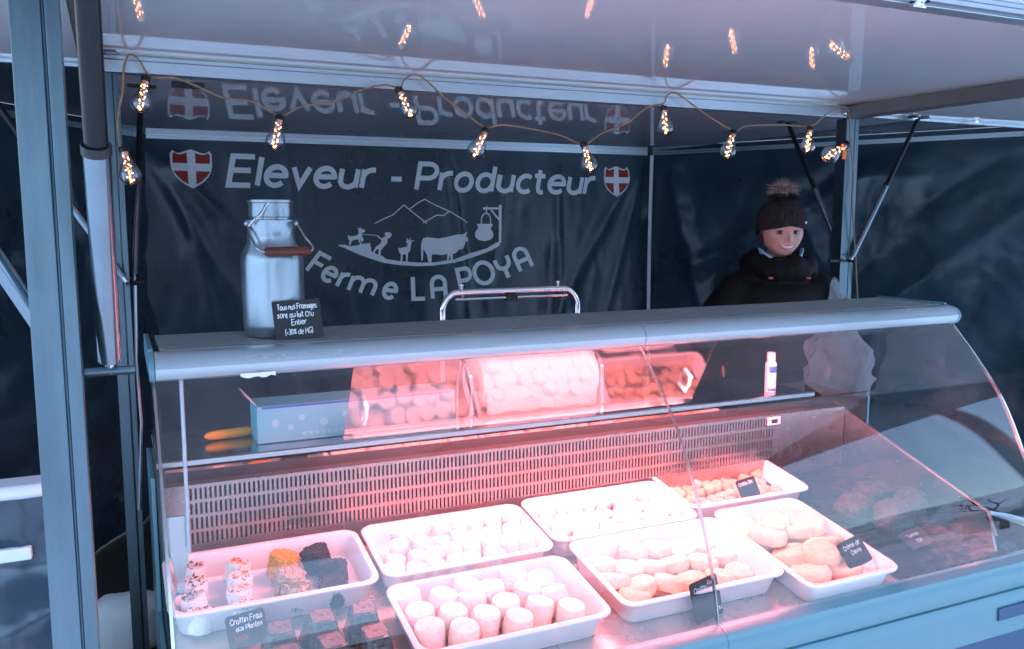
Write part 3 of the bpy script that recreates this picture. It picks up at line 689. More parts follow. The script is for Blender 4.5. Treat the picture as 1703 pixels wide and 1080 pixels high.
# sloping clear screen that mirrors the trays
sa = Vector((0, 2.262, .951)); sb = Vector((0, 2.130, 1.172)); sn = Vector((0, -(sb.z - sa.z), sb.y - sa.y)).normalized()
mb = MB(); mb.shell(lambda u, v: (Vector((.535 + u * 1.135, 0, 0)) + sa.lerp(sb, v), sn), 1, 1, .005)
scr = mb.build('sloping_screen', 'glass_screen', case)
for x in (.58, 1.612):
    for t in (.28, .5):
        p = sa.lerp(sb, t) + Vector((x, 0, 0))
        MB().tube([p + sn * .02, p - sn * .022], .006, 8).build('screen_clip', 'bottle', scr, smooth=True)
    p = sa.lerp(sb, .28) + Vector((x, 0, 0)); q = sa.lerp(sb, .5) + Vector((x, 0, 0))
    MB().tube([p + sn * .014, (p + q) / 2 + sn * .022, q + sn * .014], .0055, 8).build('screen_clip', 'bottle', scr, smooth=True)
# scrap of tape left under the nose
MB().grid(lambda u, v: (.235 + u * .075, 1.931 + .002 * math.sin(u * 9), 1.2105 - v * (.006 + .006 * abs(math.sin(u * 7)))), 8, 2).build('tape_scrap', 'paper', case)

# ------------------------------------------------------------------ trays
def rrect(a, b, r, k=5):
    out = []
    for cx, cy, s in ((a - r, b - r, 0), (-a + r, b - r, 90), (-a + r, -b + r, 180), (a - r, -b + r, 270)):
        for i in range(k + 1):
            t = R(s + 90 * i / k); out.append((cx + r * math.cos(t), cy + r * math.sin(t)))
    return out
def tray_mesh(w, d, h):
    a, b = w / 2, d / 2
    rings = [(a - .026, b - .026, .03, 0), (a - .022, b - .022, .032, .004), (a - .012, b - .012, .034, h - .012), (a - .010, b - .010, .034, h - .010), (a, b, .036, h - .008), (a + .001, b + .001, .036, h - .003), (a - .002, b - .002, .036, h),
             (a - .012, b - .012, .034, h - .001), (a - .015, b - .015, .033, h - .006), (a - .026, b - .026, .03, .010), (a - .036, b - .036, .024, .0045)]
    mb = MB(); n = None; vs = []
    for A, B, r, z in rings:
        q = rrect(A, B, r); n = len(q); vs += [(x, y, z) for x, y in q]
    fs = [(i*n + k, i*n + (k+1) % n, (i+1)*n + (k+1) % n, (i+1)*n + k) for i in range(len(rings)-1) for k in range(n)]
    fs += [tuple(range(n-1, -1, -1)), tuple(range((len(rings)-1)*n, len(rings)*n))]
    mb.add(vs, fs); return mb
TR = {}
def tray(key, x, y, w, d, h, label, rz=0):
    o = tray_mesh(w, d, h).build('tray', 'tray', smooth=True, angle=50)
    o.location = (x, y, deck_z(y) + .0015); o.rotation_euler = (AN, 0, R(rz))
    tag(o, label, 'tray', 'white plastic cheese trays'); TR[key] = o
    return o
tray('A', .303, 2.068, .475, .262, .072, 'white tray holding flower, seed and pepper coated cheeses, at the left end')
tray('B', .786, 2.078, .465, .258, .070, 'white tray of bright soft white cheeses just right of the decorated ones')
tray('C', 1.266, 2.098, .475, .245, .070, 'white tray of bright round cheeses in the back row, left of the pane joint')
tray('D', .776, 1.782, .478, .272, .072, 'front white tray of eighteen tall white cheese cylinders')
tray('E', 1.298, 1.815, .492, .312, .070, 'front white tray of flat cream cheeses crossed by the pane joint')
tray('F', 1.708, 1.792, .318, .42, .068, 'white tray of large golden rounds beside the dark wrapped cheeses')
tray('G', 1.735, 2.147, .462, .25, .070, 'white tray of small dry cheeses in the back right corner')

# ------------------------------------------------------------------ cheeses
def puck(r, h, bulge=.06, n=18, seed=0, wob=.03):
    mb = MB(); prof = [(r*.55, .0), (r*.92, .0), (r*.99, h*.08), (r*(1+bulge*.5), h*.3), (r*(1+bulge*.5), h*.7), (r*.985, h*.93), (r*.93, h*.99), (r*.6, h*1.0), (r*.25, h*(1.0 - .02))]
    mb.lathe(prof, n=n); rnd = random.Random(seed)
    ph = [rnd.uniform(0, 6.3) for _ in range(4)]
    mb.v = [(x * (1 + wob * math.sin(2 * math.atan2(y, x) + ph[0]) * .6 + wob * .4 * math.sin(3 * math.atan2(y, x) + ph[1])), y * (1 + wob * math.sin(2 * math.atan2(y, x) + ph[2]) * .6),
             z + (wob * r * .5 * math.sin(math.atan2(y, x) + ph[3]) * (z / h if h else 0))) for x, y, z in mb.v]
    return mb
PUCK = {}
def puckmesh(kind, r, h, m, bulge, wob):
    if kind not in PUCK:
        L = []
        for k in range(5):
            me = puck(r, h, bulge, 18, k * 7 + len(kind), wob).mesh('cheese', True, True, 55); me.materials.append(MATS[m]); L.append(me)
        PUCK[kind] = L
    return random.choice(PUCK[kind])
def onto(x, y, up):          # a point "up" above the deck plane, measured along its normal
    return Vector((x, y, deck_z(y))) + Vector((0, -math.sin(AN), math.cos(AN))) * up
def cheese(kind, r, h, m, x, y, up, label, group, bulge=.06, wob=.03, tilt=4, name='cheese'):
    o = bpy.data.objects.new(name, puckmesh(kind, r, h, m, bulge, wob)); COL.objects.link(o)
    o.location = onto(x, y, up); o.rotation_euler = (AN + R(random.uniform(-tilt, tilt)), R(random.uniform(-tilt, tilt)), random.uniform(0, 6.28))
    return tag(o, label, 'cheese', group)
ORD = ['first', 'second', 'third', 'fourth', 'fifth', 'sixth', 'seventh', 'eighth', 'ninth', 'tenth', 'eleventh', 'twelfth']
def columns(pts, gap):
    xs = sorted(set(p[0] for p in pts)); cols = [[xs[0]]]
    for v in xs[1:]:
        (cols[-1].append(v) if v - cols[-1][-1] < gap else cols.append([v]))
    out = {}
    for ci, c in enumerate(cols):
        q = sorted([p for p in pts if p[0] in c], key=lambda p: -p[1])
        for ri, p in enumerate(q): out[p[:2]] = (ORD[ci], ORD[ri])
    return out
FL = .0075                     # tray floor above the deck
PT = [(.586,1.824),(.654,1.794),(.724,1.821),(.79,1.788),(.86,1.818),(.925,1.789),(.858,1.752),(.929,1.716),(.725,1.756),(.793,1.722),(.862,1.686),(.930,1.648),(.588,1.752),(.656,1.724),(.724,1.690),(.793,1.654),(.592,1.684),(.660,1.656)]
LB = columns(PT, .03)
for x, y in PT:
    cheese('tall', .0338, .061, 'cheese_white', .776 + (x - .776) * .98, 1.782 + (y - 1.742) * .93 + .012, FL + .006, 'tall white cheese cylinder, %s column from the left, %s from the back, front tray' % LB[(x, y)], 'tall white cheeses in the front tray', .03, .02, 2)
PT = [(1.232,1.902),(1.296,1.892),(1.359,1.868),(1.434,1.88),(1.111,1.876),(1.172,1.838),(1.238,1.83),(1.304,1.817),(1.374,1.798),(1.45,1.806),(1.105,1.80),(1.168,1.766),(1.236,1.752),(1.306,1.744),(1.378,1.728),(1.45,1.738),(1.12,1.728)]
LB = columns(PT, .03)
for x, y in PT:
    cheese('flat', .0385, .032, 'cheese_cream', x, y, FL + .014 + random.uniform(0, .010), 'flat cream cheese, %s column from left, %s from back, tray crossed by pane joint' % LB[(x, y)], 'flat cream cheeses', .14, .04, 5)
PT = [(1.62,1.945,0),(1.72,1.955,0),(1.80,1.945,0),(1.64,1.865,.026),(1.742,1.861,.02),(1.665,1.78,.0),(1.785,1.785,.018),(1.645,1.69,0),(1.76,1.70,.0),(1.69,1.905,.034),(1.79,1.865,.036),(1.715,1.735,.03)]
PT.sort(key=lambda p: -p[1])
for k_, (x, y, u) in enumerate(PT):
    cheese('big', .0505, .036, 'cheese_gold', x, y - .012, FL + .008 + u * .8, 'large golden cheese round, %s counted from the back in the right-hand tray' % ORD[k_], 'large golden cheeses', .16, .04, 7)
random.seed(5)
for r_ in range(4):
    k_ = 0
    for c in range(8):
        x = .585 + c * .0525 + (r_ % 2) * .022 + random.uniform(-.006, .006); y = 1.985 + r_ * .052 + random.uniform(-.006, .006)
        if x > .985 or (r_ == 3 and c in (0, 2)) or (r_ == 0 and c > 5): continue
        cheese('soft', .0275, .045, 'cheese_white', x, y, FL + .010 + random.uniform(0, .012), 'soft white cheese, %s from left in %s row from front, tray beside decorated cheeses' % (ORD[k_], ORD[r_]), 'soft white cheeses', .06, .05, 7); k_ += 1
for r_ in range(4):
    k_ = 0
    for c in range(9):
        x = 1.075 + c * .047 + (r_ % 2) * .02 + random.uniform(-.006, .006); y = 2.012 + r_ * .05 + random.uniform(-.006, .006)
        if x > 1.472: continue
        cheese('low', .026, .03, 'cheese_white', x, y, FL + .014 + random.uniform(0, .016), 'low white cheese, %s from left in %s row from front, tray behind pane joint' % (ORD[k_], ORD[r_]), 'low white cheeses', .12, .05, 12); k_ += 1
for r_ in range(5):
    k_ = 0
    for c in range(11):
        x = 1.56 + c * .036 + (r_ % 2) * .015 + random.uniform(-.007, .007); y = 2.06 + r_ * .038 + random.uniform(-.006, .006)
        if x > 1.92: continue
        cheese('dry', .0175, .02, 'cheese_dry', x, y, FL + random.uniform(0, .016), 'small dry cheese, %s from left in %s row from front, back right tray' % (ORD[k_], ORD[r_]), 'small dry cheeses', .12, .08, 22); k_ += 1
# decorated cheeses of the left tray
def flakes(parent_loc_fn, n, r, mats, seed, name, par, top=True, size=.006):
    rnd = random.Random(seed); groups = {}
    for i in range(n):
        mname = rnd.choice(mats); mb = groups.setdefault(mname, MB())
        a = rnd.uniform(0, 6.28); q = r * math.sqrt(rnd.random()); p = Vector((q * math.cos(a), q * math.sin(a), parent_loc_fn(q) + rnd.uniform(0, .004)))
        u = Vector((rnd.uniform(-1, 1), rnd.uniform(-1, 1), rnd.uniform(-.3, .5))).normalized(); v = u.orthogonal().normalized(); w = u.cross(v); s = size * rnd.uniform(.6, 1.3)
        mb.add([p - u*s - w*s*.1, p + v*s*.45, p + u*s + w*s*.1, p - v*s*.45 + w*s*.15, p + w*s*.25], [(0, 1, 4), (1, 2, 4), (2, 3, 4), (3, 0, 4), (3, 2, 1, 0)])
    for k, mb in groups.items():
        o = local_part(name, mb, k, par); o['kind'] = 'stuff'
def seeds(par, r, h, n, mname, seed, size=.0032):
    rnd = random.Random(seed); mb = MB()
    for i in range(n):
        if rnd.random() < .4:
            a = rnd.uniform(0, 6.28); q = r * math.sqrt(rnd.random()); p = (q * math.cos(a), q * math.sin(a), h)
        else:
            a = rnd.uniform(0, 6.28); p = (r * 1.03 * math.cos(a), r * 1.03 * math.sin(a), rnd.uniform(.002, h))
        s = size * rnd.uniform(.7, 1.2)
        mb.add([(p[0]+s,p[1],p[2]),(p[0]-s,p[1],p[2]),(p[0],p[1]+s,p[2]),(p[0],p[1]-s,p[2]),(p[0],p[1],p[2]+s),(p[0],p[1],p[2]-s)], [(0,2,4),(2,1,4),(1,3,4),(3,0,4),(2,0,5),(1,2,5),(3,1,5),(0,3,5)])
    o = local_part('seed_coating', mb, mname, par, smooth=True, angle=None); o['kind'] = 'stuff'
for i, (x, y) in enumerate([(.128, 2.125), (.128, 2.066), (.128, 2.007), (.130, 1.962)]):
    o = cheese('deco', .029, .05, 'cheese_white', x, y + .006, FL + (.012 if i < 3 else 0), 'white cheese topped with blue and orange petals, left tray, %s from the back' % ORD[i], 'cheeses topped with blue and orange petals', .04, .02, 6)
    flakes(lambda q: .0505, 30, .027, ['petal_blue', 'petal_dark', 'petal_orange', 'petal_orange'], i, 'petal_topping', o)
for i, (x, y) in enumerate([(.225, 2.115), (.225, 2.058), (.226, 2.002), (.228, 1.957)]):
    o = cheese('deco', .029, .05, 'cheese_white', x, y + .006, FL + (.012 if i < 3 else 0), 'white cheese sprinkled with yellow petals, left tray, %s from the back' % ORD[i], 'cheeses sprinkled with yellow petals', .04, .02, 6)
    flakes(lambda q: .0505, 20, .022, ['petal_orange', 'petal_orange', 'petal_green'], 20 + i, 'petal_topping', o)
    seeds(o, .0285, .047, 60, 'herb', 30 + i, .0022)
o = cheese('yel', .0335, .058, 'mustard', .335, 2.12, FL + .006, 'cheese rolled in golden yellow seeds, standing tallest in the left tray', 'seed and pepper coated cheeses', .03, .02, 4); seeds(o, .033, .058, 420, 'mustard', 51)
o = cheese('yel', .0335, .058, 'herb', .340, 2.048, FL + .0, 'pinkish grain coated cheese in front of the golden yellow one', 'seed and pepper coated cheeses', .03, .02, 4); o.data = o.data.copy(); o.data.materials[0] = MATS['herb']; seeds(o, .033, .058, 300, 'herb', 52)
o = cheese('yel', .0335, .058, 'herb', .342, 1.983, FL + .0, 'herb and grain coated cheese nearest the front of the left tray', 'seed and pepper coated cheeses', .03, .02, 4); o.data = o.data.copy(); o.data.materials[0] = MATS['herb']; seeds(o, .033, .058, 300, 'petal_green', 53)
for i, (x, y, lb) in enumerate([(.432, 2.125, 'dark pepper coated cheese at the back of the left tray'), (.455, 2.058, 'dark pepper coated cheese in the middle of its row, left tray'), (.440, 1.988, 'dark pepper coated cheese nearest the front of the left tray')]):
    o = cheese('pep', .034, .056, 'pepper', x, y, FL + (.006 if i == 0 else 0), lb, 'seed and pepper coated cheeses', .03, .02, 5); seeds(o, .0335, .056, 320, 'pepper', 60 + i, .003)

# dark wrapped pyramids in front of the left tray
def pyramid(x, y, label, s=1.0, up=.001, rz=0, seed=0):
    t = thing('wrapped_cheese', label, 'cheese', onto(x, y, up), 'dark wrapped cheeses at the front left'); t.rotation_euler = (AN, 0, R(rz))
    a, b, h = .041 * s, .026 * s, .066 * s; mb = MB(); n = 7
    rnd = random.Random(seed)
    vs = []; K = 20
    for j in range(n + 1):
        v = j / n; w = a + (b - a) * v; z = h * v
        for x_, y_ in rrect(w, w, w * .42, 4):
            q = 1 + .05 * fbm(x_ * 60, y_ * 60, z * 60 + seed); vs.append((x_ * q, y_ * q, z))
    K = len(rrect(a, a, a*.3, 4))
    fs = [(i*K + k, i*K + (k+1) % K, (i+1)*K + (k+1) % K, (i+1)*K + k) for i in range(n) for k in range(K)] + [tuple(range(K-1, -1, -1)), tuple(range(n*K, (n+1)*K))]
    mb.add(vs, fs); local_part('body', mb, 'ash_film', t, True, angle=60)
    lb = MB(); q = rrect(b * .86, b * .8, b * .3, 3); k = len(q)
    lb.add([(x_, y_, h + .0008) for x_, y_ in q] + [(x_, y_, h + .0018) for x_, y_ in q], [tuple(range(k-1, -1, -1)), tuple(range(k, 2*k))] + [(i, (i+1) % k, k + (i+1) % k, k + i) for i in range(k)])
    l = local_part('label', lb, 'label_paper', t)
    o = local_part('stamp', MB().lathe([(.003, h + .0019), (.0055, h + .0020), (.0042, h + .0021), (.001, h + .0019)], n=10), 'label_ink', t)
    # front label band
    fb = MB(); fb.add([(-.022*s, -(a*.8+.003), h*.28), (.022*s, -(a*.8+.003), h*.28), (.019*s, -(b+(a-b)*.28+.003), h*.74), (-.019*s, -(b+(a-b)*.28+.003), h*.74),
                       (-.022*s, -(a*.8+.001), h*.28), (.022*s, -(a*.8+.001), h*.28), (.019*s, -(b+(a-b)*.28+.001), h*.74), (-.019*s, -(b+(a-b)*.28+.001), h*.74)], [(0,1,2,3),(7,6,5,4),(0,4,5,1),(1,5,6,2),(2,6,7,3),(3,7,4,0)])
    local_part('label', fb, 'label_paper', t)
    return t
for i, (x, y, lb) in enumerate([(.284, 1.838, 'dark wrapped cheese with paper label, back row beside the chalk sign'), (.376, 1.852, 'dark wrapped cheese with paper label, back row, middle'), (.474, 1.852, 'dark wrapped cheese with paper label, back row next to the tall white cheeses'),
                                (.284, 1.752, 'dark wrapped cheese with paper label, front row, leftmost'), (.378, 1.760, 'dark wrapped cheese with paper label, front row, middle'), (.474, 1.762, 'dark wrapped cheese with paper label, front row next to the tall white cheeses')]):
    pyramid(x, y, lb, 1.05, rz=random.uniform(-8, 8), seed=i * 3.7)
# black lined end of the case with rough dark cheeses
mb = MB()
def film(u, v):
    x = 1.905 + u * .535; y = 1.612 + v * .60
    return (Vector(onto(x, y, .012 + .010 * abs(fbm(x * 9, y * 16, 1.3)) + .006 * abs(fbm(x * 25, y * 40, 4)) + .012 * max(0, (u - .9) * 10) ** 2)), Vector((0, 0, 1)))
mb.shell(film, 70, 70, .003)
tag(mb.build('plastic_sheet', 'black_film', smooth=True), 'crinkled black plastic sheet lining the right end of the display case', 'plastic sheet')
def lump(x, y, r, h, label, seed, rz=0):
    mb = MB(); mb.sphere((0, 0, 0), 1, 28, 18); vs = []
    for p in mb.v:
        p = Vector(p); q = Vector((math.copysign(abs(p.x) ** .7, p.x), math.copysign(abs(p.y) ** .7, p.y), math.copysign(abs(p.z) ** .6, p.z)))
        k = 1 + .10 * fbm(p.x * 2 + seed, p.y * 2, p.z * 2) + .03 * fbm(p.x * 8, p.y * 8 + seed, p.z * 8)
        vs.append((q.x * r * k, q.y * r * .85 * k, (q.z * .5 + .5) * h * (1 + .06 * p.x)))
    mb.v = vs
    o = mb.build('aged_cheese', 'cheese_rind', smooth=True); o.location = onto(x, y, .018); o.rotation_euler = (AN, 0, R(rz))
    return tag(o, label, 'cheese', 'rough dark aged cheeses')
lump(2.02, 1.90, .062, .075, 'rough dark aged cheese nearest the tray of golden rounds', 1, 20)
lump(2.155, 1.955, .058, .075, 'rough dark aged cheese at the back of the black sheet', 2, -10)
lump(2.085, 1.815, .06, .09, 'rough dark aged cheese standing foremost on the black sheet', 3, 5)
lump(2.215, 1.865, .055, .085, 'rough dark aged cheese farthest right on the black sheet', 4, 40)

# ------------------------------------------------------------------ slate price signs
def sign(x, y, z, w, h, tilt, rz, lines, label, thick=.003, rnd=.008, roll=0, group='chalkboard price signs'):
    t = thing('chalk_sign', label, 'sign', (x, y, z), group); t.rotation_euler = (R(-tilt), R(roll), R(rz))
    mb = MB(); q = rrect(w / 2, h / 2, rnd, 3); k = len(q)
    mb.add([(a, 0, b + h / 2) for a, b in q] + [(a, thick, b + h / 2) for a, b in q], [tuple(range(k)), tuple(range(2*k-1, k-1, -1))] + [(i, k + i, k + (i+1) % k, (i+1) % k) for i in range(k)])
    local_part('slate', mb, 'slate', t)
    rr = random.Random(hash(label) % 999 if False else len(label))
    for txt, x0, x1, zb, ht, mm, wr in lines:
        gap = .16; tot = sum(.35 if c == ' ' else GL[c][0] + gap for c in txt) - gap; kx = (x1 - x0) / tot; cx = 0; mb = MB()
        for c in txt:
            if c == ' ': cx += .35; continue
            dz = rr.uniform(-.06, .06); sk = rr.uniform(.05, .25); hs = rr.uniform(.9, 1.1)
            for i, st in enumerate(GL[c][1]):
                pts = [((x0 + (cx + px + py * sk * .5 + rr.uniform(-.02, .02)) * kx), zb + (py * hs + dz + rr.uniform(-.02, .02)) * ht) for px, py in st]
                ribbon(mb, pts, wr * ht, lambda a, b, l: (a, -l, b), .0006 + i * .0002 + rr.uniform(0, .0001))
            cx += GL[c][0] + gap
        local_part('handwriting', mb, mm, t)
    return t
sign(.385, 2.03, 1.2655, .112, .092, 14, 3, [('Tous nos Fromages', -.045, .047, .071, .0125, 'chalk', .15), ('sont au lait Cru', -.047, .037, .052, .0125, 'chalk', .15), ('Entier', -.016, .018, .034, .013, 'chalk', .15), ('(+30% de MG)', -.033, .031, .012, .0125, 'chalk', .15)],
     'small black chalk sign with four white lines leaning on the milk churn', rnd=.003, roll=-2)
def psign(x, y, w, h, tilt, rz, lines, label, up=.002, roll=0): 
    p = onto(x, y, up); return sign(p.x, p.y, p.z, w, h, tilt, rz, lines, label, roll=roll)
psign(.228, 1.888, .086, .073, 24, 6, [('Crottin Frais', -.034, .036, .053, .012, 'chalk', .14), ('aux Plantes', -.024, .034, .037, .011, 'chalk', .14), ('3,80€', -.03, .0, .015, .012, 'chalk_red', .14)], 'black chalk sign reading Crottin Frais aux Plantes in front of the left tray', roll=-3)
psign(1.290, 1.640, .098, .10, 14, 12, [('Crottin', -.038, .006, .074, .013, 'chalk', .12), ('Frais', .012, .040, .078, .012, 'chalk', .1), ('mu', .024, .044, .012, .012, 'chalk', .16)], 'black chalk sign standing behind the pane joint at the front', roll=-4)
psign(1.795, 1.652, .094, .075, 38, 8, [('Crème de', -.032, .034, .051, .013, 'chalk', .12), ('Chèvre', -.014, .026, .033, .013, 'chalk', .12)], 'black chalk sign in the tray of large golden rounds', up=.05, roll=-8)
psign(1.758, 2.06, .082, .062, 28, 8, [('Crottin Sec', -.034, .026, .043, .012, 'chalk', .12)], 'black chalk sign in the tray of small dry cheeses', up=.05, roll=-4)
psign(2.09, 1.70, .115, .06, 60, 14, [('Tommes', -.03, .03, .036, .011, 'chalk', .12), ('35€', -.01, .018, .014, .011, 'chalk', .12)], 'dark chalk sign lying flat on the black plastic sheet', up=.03)
for k in list(GL): pass

# ------------------------------------------------------------------ things on and behind the worktop
t = thing('cardboard_box', 'long pale blue cardboard box with a raised end flap on the worktop', 'box', (.6, 2.39, .945))
bx = MB(); bx.box((.322, 2.335, .9445), (.885, 2.46, 1.046))
b_ = bx.build('carton', 'box_blue', t, bevel=.002)
MB().add([(.322, 2.345, 1.047), (.322, 2.45, 1.047), (.293, 2.452, 1.078), (.293, 2.343, 1.078), (.3235, 2.345, 1.0475), (.3235, 2.45, 1.0475), (.2945, 2.452, 1.0792), (.2945, 2.343, 1.0792)], [(0,1,2,3),(7,6,5,4),(0,4,5,1),(1,5,6,2),(2,6,7,3),(3,7,4,0)]).build('end_flap', 'box_inside', t)
MB().box((.335, 2.3342, 1.0385), (.87, 2.3348, 1.0445)).build('printed_band', 'label_blue', t)
for i, (a, b, c) in enumerate([(.37, .998, .010), (.41, .982, .008), (.44, 1.008, .009), (.5, .99, .011), (.56, 1.006, .009), (.6, .985, .010), (.66, 1.0, .009)]):
    MB().lathe([(.001, 0), (c, .0002), (c, .0006), (.001, .0008)], (a, 2.3338, b), 12, 'Y').build('printed_dot', 'box_print', t)
for xx in range(14): MB().box((.44 + xx * .017, 2.334, .958), (.452 + xx * .017, 2.3347, .967)).build('printed_text', 'box_print', t)
t = thing('knife', 'knife with a bright orange handle lying left of the blue box', 'knife', (.27, 2.44, .945))
mb = MB(); mb.sphere((0, 0, 0), 1, 18, 10)
mb.v = [(.262 + math.copysign(abs(x) ** .55, x) * .068, 2.435 + math.copysign(abs(y) ** .8, y) * .013 + x * .012, .9585 + math.copysign(abs(z) ** .8, z) * .0125) for x, y, z in mb.v]
mb.build('handle', 'knife_orange', t, smooth=True)
MB().add([(.325, 2.446, .952), (.52, 2.475, .952), (.50, 2.487, .952), (.325, 2.470, .952), (.325, 2.446, .954), (.52, 2.475, .9525), (.50, 2.487, .954), (.325, 2.470, .954)], [(3,2,1,0),(4,5,6,7),(0,1,5,4),(1,2,6,5),(2,3,7,6),(3,0,4,7)]).build('blade', 'chrome', t)
t = thing('paper_roll', 'large white paper roll lying on the worktop behind the sloping screen', 'paper roll', (1.2, 2.46, .945))
MB().lathe([(.028, 0), (.088, 0), (.0905, .003), (.0905, .397), (.088, .40), (.028, .40), (.028, .39), (.028, .01)], (.992, 2.458, 1.04), 40, 'X').build('paper', 'paper', t, smooth=True, angle=40)
MB().lathe([(.022, -.01), (.026, -.01), (.026, .41), (.022, .41)], (.992, 2.458, 1.04), 18, 'X').build('core', 'box_inside', t, smooth=True, angle=40)
MB().grid(lambda u, v: (1.0 + u * .38, 2.368 - .006 * math.sin(v * 3) + .0, 1.04 - v * .085 - .004 * math.sin(u * 22) * v), 16, 8).build('loose_end', 'paper', t, smooth=True)
for x in (.962, 1.42):
    MB().tube(crspline([(x, 2.40, .946), (x, 2.40, 1.06), (x, 2.425, 1.10), (x, 2.458, 1.112), (x, 2.49, 1.10), (x, 2.515, 1.06), (x, 2.515, .946)], 5), .006, 10).build('holder_loop', 'chrome', t, smooth=True)
MB().tube([(.962, 2.458, 1.04), (1.42, 2.458, 1.04)], .006, 8).build('axle', 'chrome', t)
for x in (.962, 1.42): MB().tube([(x, 2.458, 1.04), (x, 2.458, 1.112)], .005, 8).build('axle_arm', 'chrome', t)
t = thing('sanitizer_bottle', 'small white sanitizer bottle with blue label on the worktop near the woman', 'bottle', (2.05, 2.32, .943))
MB().lathe([(.001, 0), (.017, 0), (.0195, .003), (.0195, .098), (.018, .104), (.0135, .108), (.0135, .112)], (2.05, 2.32, .9435), 22).build('body', 'bottle', t, smooth=True)
MB().lathe([(.0145, 0), (.0150, .001), (.0140, .026), (.012, .028), (.001, .028)], (2.05, 2.32, 1.0555), 18).build('cap', 'bottle', t, smooth=True)
mb = MB(); mb.grid(lambda u, v: (2.05 + .0198 * math.cos(R(215 + u * 90)), 2.32 + .0198 * math.sin(R(215 + u * 90)), 1.014 + v * .022), 8, 1); mb.build('label', 'label_blue', t, smooth=True)
mb = MB(); mb.grid(lambda u, v: (2.05 + .0198 * math.cos(R(205 + u * 110)), 2.32 + .0198 * math.sin(R(205 + u * 110)), .950 + v * .008), 8, 1); mb.build('label_band', 'label_blue', t, smooth=True)
# tubular rail standing behind the case
t = thing('tube_rail', 'chrome tubular handle rail rising behind the counter top', 'handle rail', (1.2, 2.6, .9))
path = crspline([(.952, 2.62, .905), (.952, 2.62, 1.20), (.956, 2.62, 1.262), (.985, 2.62, 1.298), (1.03, 2.62, 1.304), (1.2, 2.62, 1.304), (1.37, 2.62, 1.304), (1.415, 2.62, 1.298), (1.444, 2.62, 1.262), (1.448, 2.62, 1.20), (1.448, 2.62, .905)], 6)
MB().tube(path, .011, 12).build('rail', 'chrome', t, smooth=True)
MB().tube([(.995, 2.615, 1.282), (1.405, 2.615, 1.282)], .005, 8).build('inner_rod', 'chrome', t, smooth=True)
MB().box((1.175, 2.605, 1.272), (1.215, 2.628, 1.291)).build('clamp', 'black', t, bevel=.002)
for x in (1.02, 1.372): MB().lathe([(.004, 0), (.004, .008), (.007, .010), (.007, .016), (.001, .018)], (x, 2.62, 1.3145), 10).build('knob', 'chrome', t, smooth=True)
for x in (1.02, 1.395): MB().box((x - .006, 2.611, 1.276), (x + .006, 2.622, 1.296)).build('hanger', 'chrome', t)
MB().box((.93, 2.606, .88), (1.47, 2.64, .905)).build('foot_bar', 'steel', t)

# milk churn on the counter top
cx, cy, cz = .343, 2.13, 1.2652
t = thing('milk_churn', 'small aluminium milk churn with wooden grip standing on the counter top', 'milk churn', (cx, cy, cz))
MB().lathe([(.055, 0), (.066, .001), (.069, .006), (.0695, .018), (.0715, .022), (.072, .03), (.073, .10), (.073, .178), (.0715, .192), (.066, .205), (.060, .217), (.0565, .226), (.0555, .24), (.0555, .268), (.0572, .271), (.0572, .276), (.048, .277), (.042, .20), (.03, .15)], (cx, cy, cz), 40).build('body', 'churn', t, smooth=True, angle=45)
ld = MB().lathe([(.040, .272), (.0475, .2785), (.0475, .283), (.0505, .285), (.0505, .316), (.0528, .318), (.0528, .324), (.047, .3235), (.043, .314), (.001, .313)], (cx, cy, cz - .001), 36).build('lid', 'churn', t, smooth=True, angle=45)
MB().tube(crspline([(cx - .012, cy - .048, cz + .316), (cx - .02, cy - .05, cz + .309), (cx - .026, cy - .0515, cz + .298), (cx - .034, cy - .053, cz + .288), (cx - .046, cy - .05, cz + .275), (cx - .055, cy - .035, cz + .262)], 5), .003, 6).build('chain', 'steel', ld, smooth=True)
for s in (-1, 1): MB().sphere((cx + s * .055, cy - .008, cz + .268), .009).build('ear', 'churn', t, smooth=True)
hd = MB().tube(crspline([(cx - .058, cy - .01, cz + .268), (cx - .052, cy - .045, cz + .235), (cx - .03, cy - .082, cz + .204), (cx + .078, cy - .076, cz + .204), (cx + .070, cy - .04, cz + .238), (cx + .058, cy - .01, cz + .268)], 6), .0028, 8).build('bail', 'steel', t, smooth=True)
MB().tube([(cx - .03, cy - .083, cz + .204), (cx - .025, cy - .0828, cz + .204), (cx + .03, cy - .080, cz + .2045), (cx + .07, cy - .0775, cz + .204), (cx + .076, cy - .0775, cz + .204)], [.008, .0105, .011, .0108, .009], 14).build('grip', 'grip_red', hd, smooth=True)

# plastic bag hanging by the right-hand post
mb = MB(); mb.sphere((0, 0, 0), 1, 56, 40); vs = []
for p in mb.v:
    x, y, z = p; zz = (z + 1) / 2
    w = interp([(0, .9), (.25, 1.12), (.45, .95), (.62, .62), (.8, .30), (1, .22)], zz)
    rr = math.hypot(x, y) ; a = math.atan2(y, x); rad = min(1, rr * 1.0) ** .75
    cr = 1 + .06 * math.sin(a * 11 + 5 * fbm(zz * 3, a)) * (.2 + zz) + .3 * fbm(x * 1.7, y * 1.7, z * 2.4) + .22 * abs(fbm(x * 4, y * 4, z * 5))
    vs.append((2.70 + math.cos(a) * rad * w * .165 * cr + (zz - .5) * -.07, 2.66 + math.sin(a) * rad * w * .07 * cr, 0.74 + zz * .56 + .01 * fbm(x * 4, y * 4, 2)))
mb.v = vs
bag = mb.build('plastic_bag', 'bag', smooth=True); tag(bag, 'crumpled translucent white plastic bag hanging beside the right-hand post', 'plastic bag')
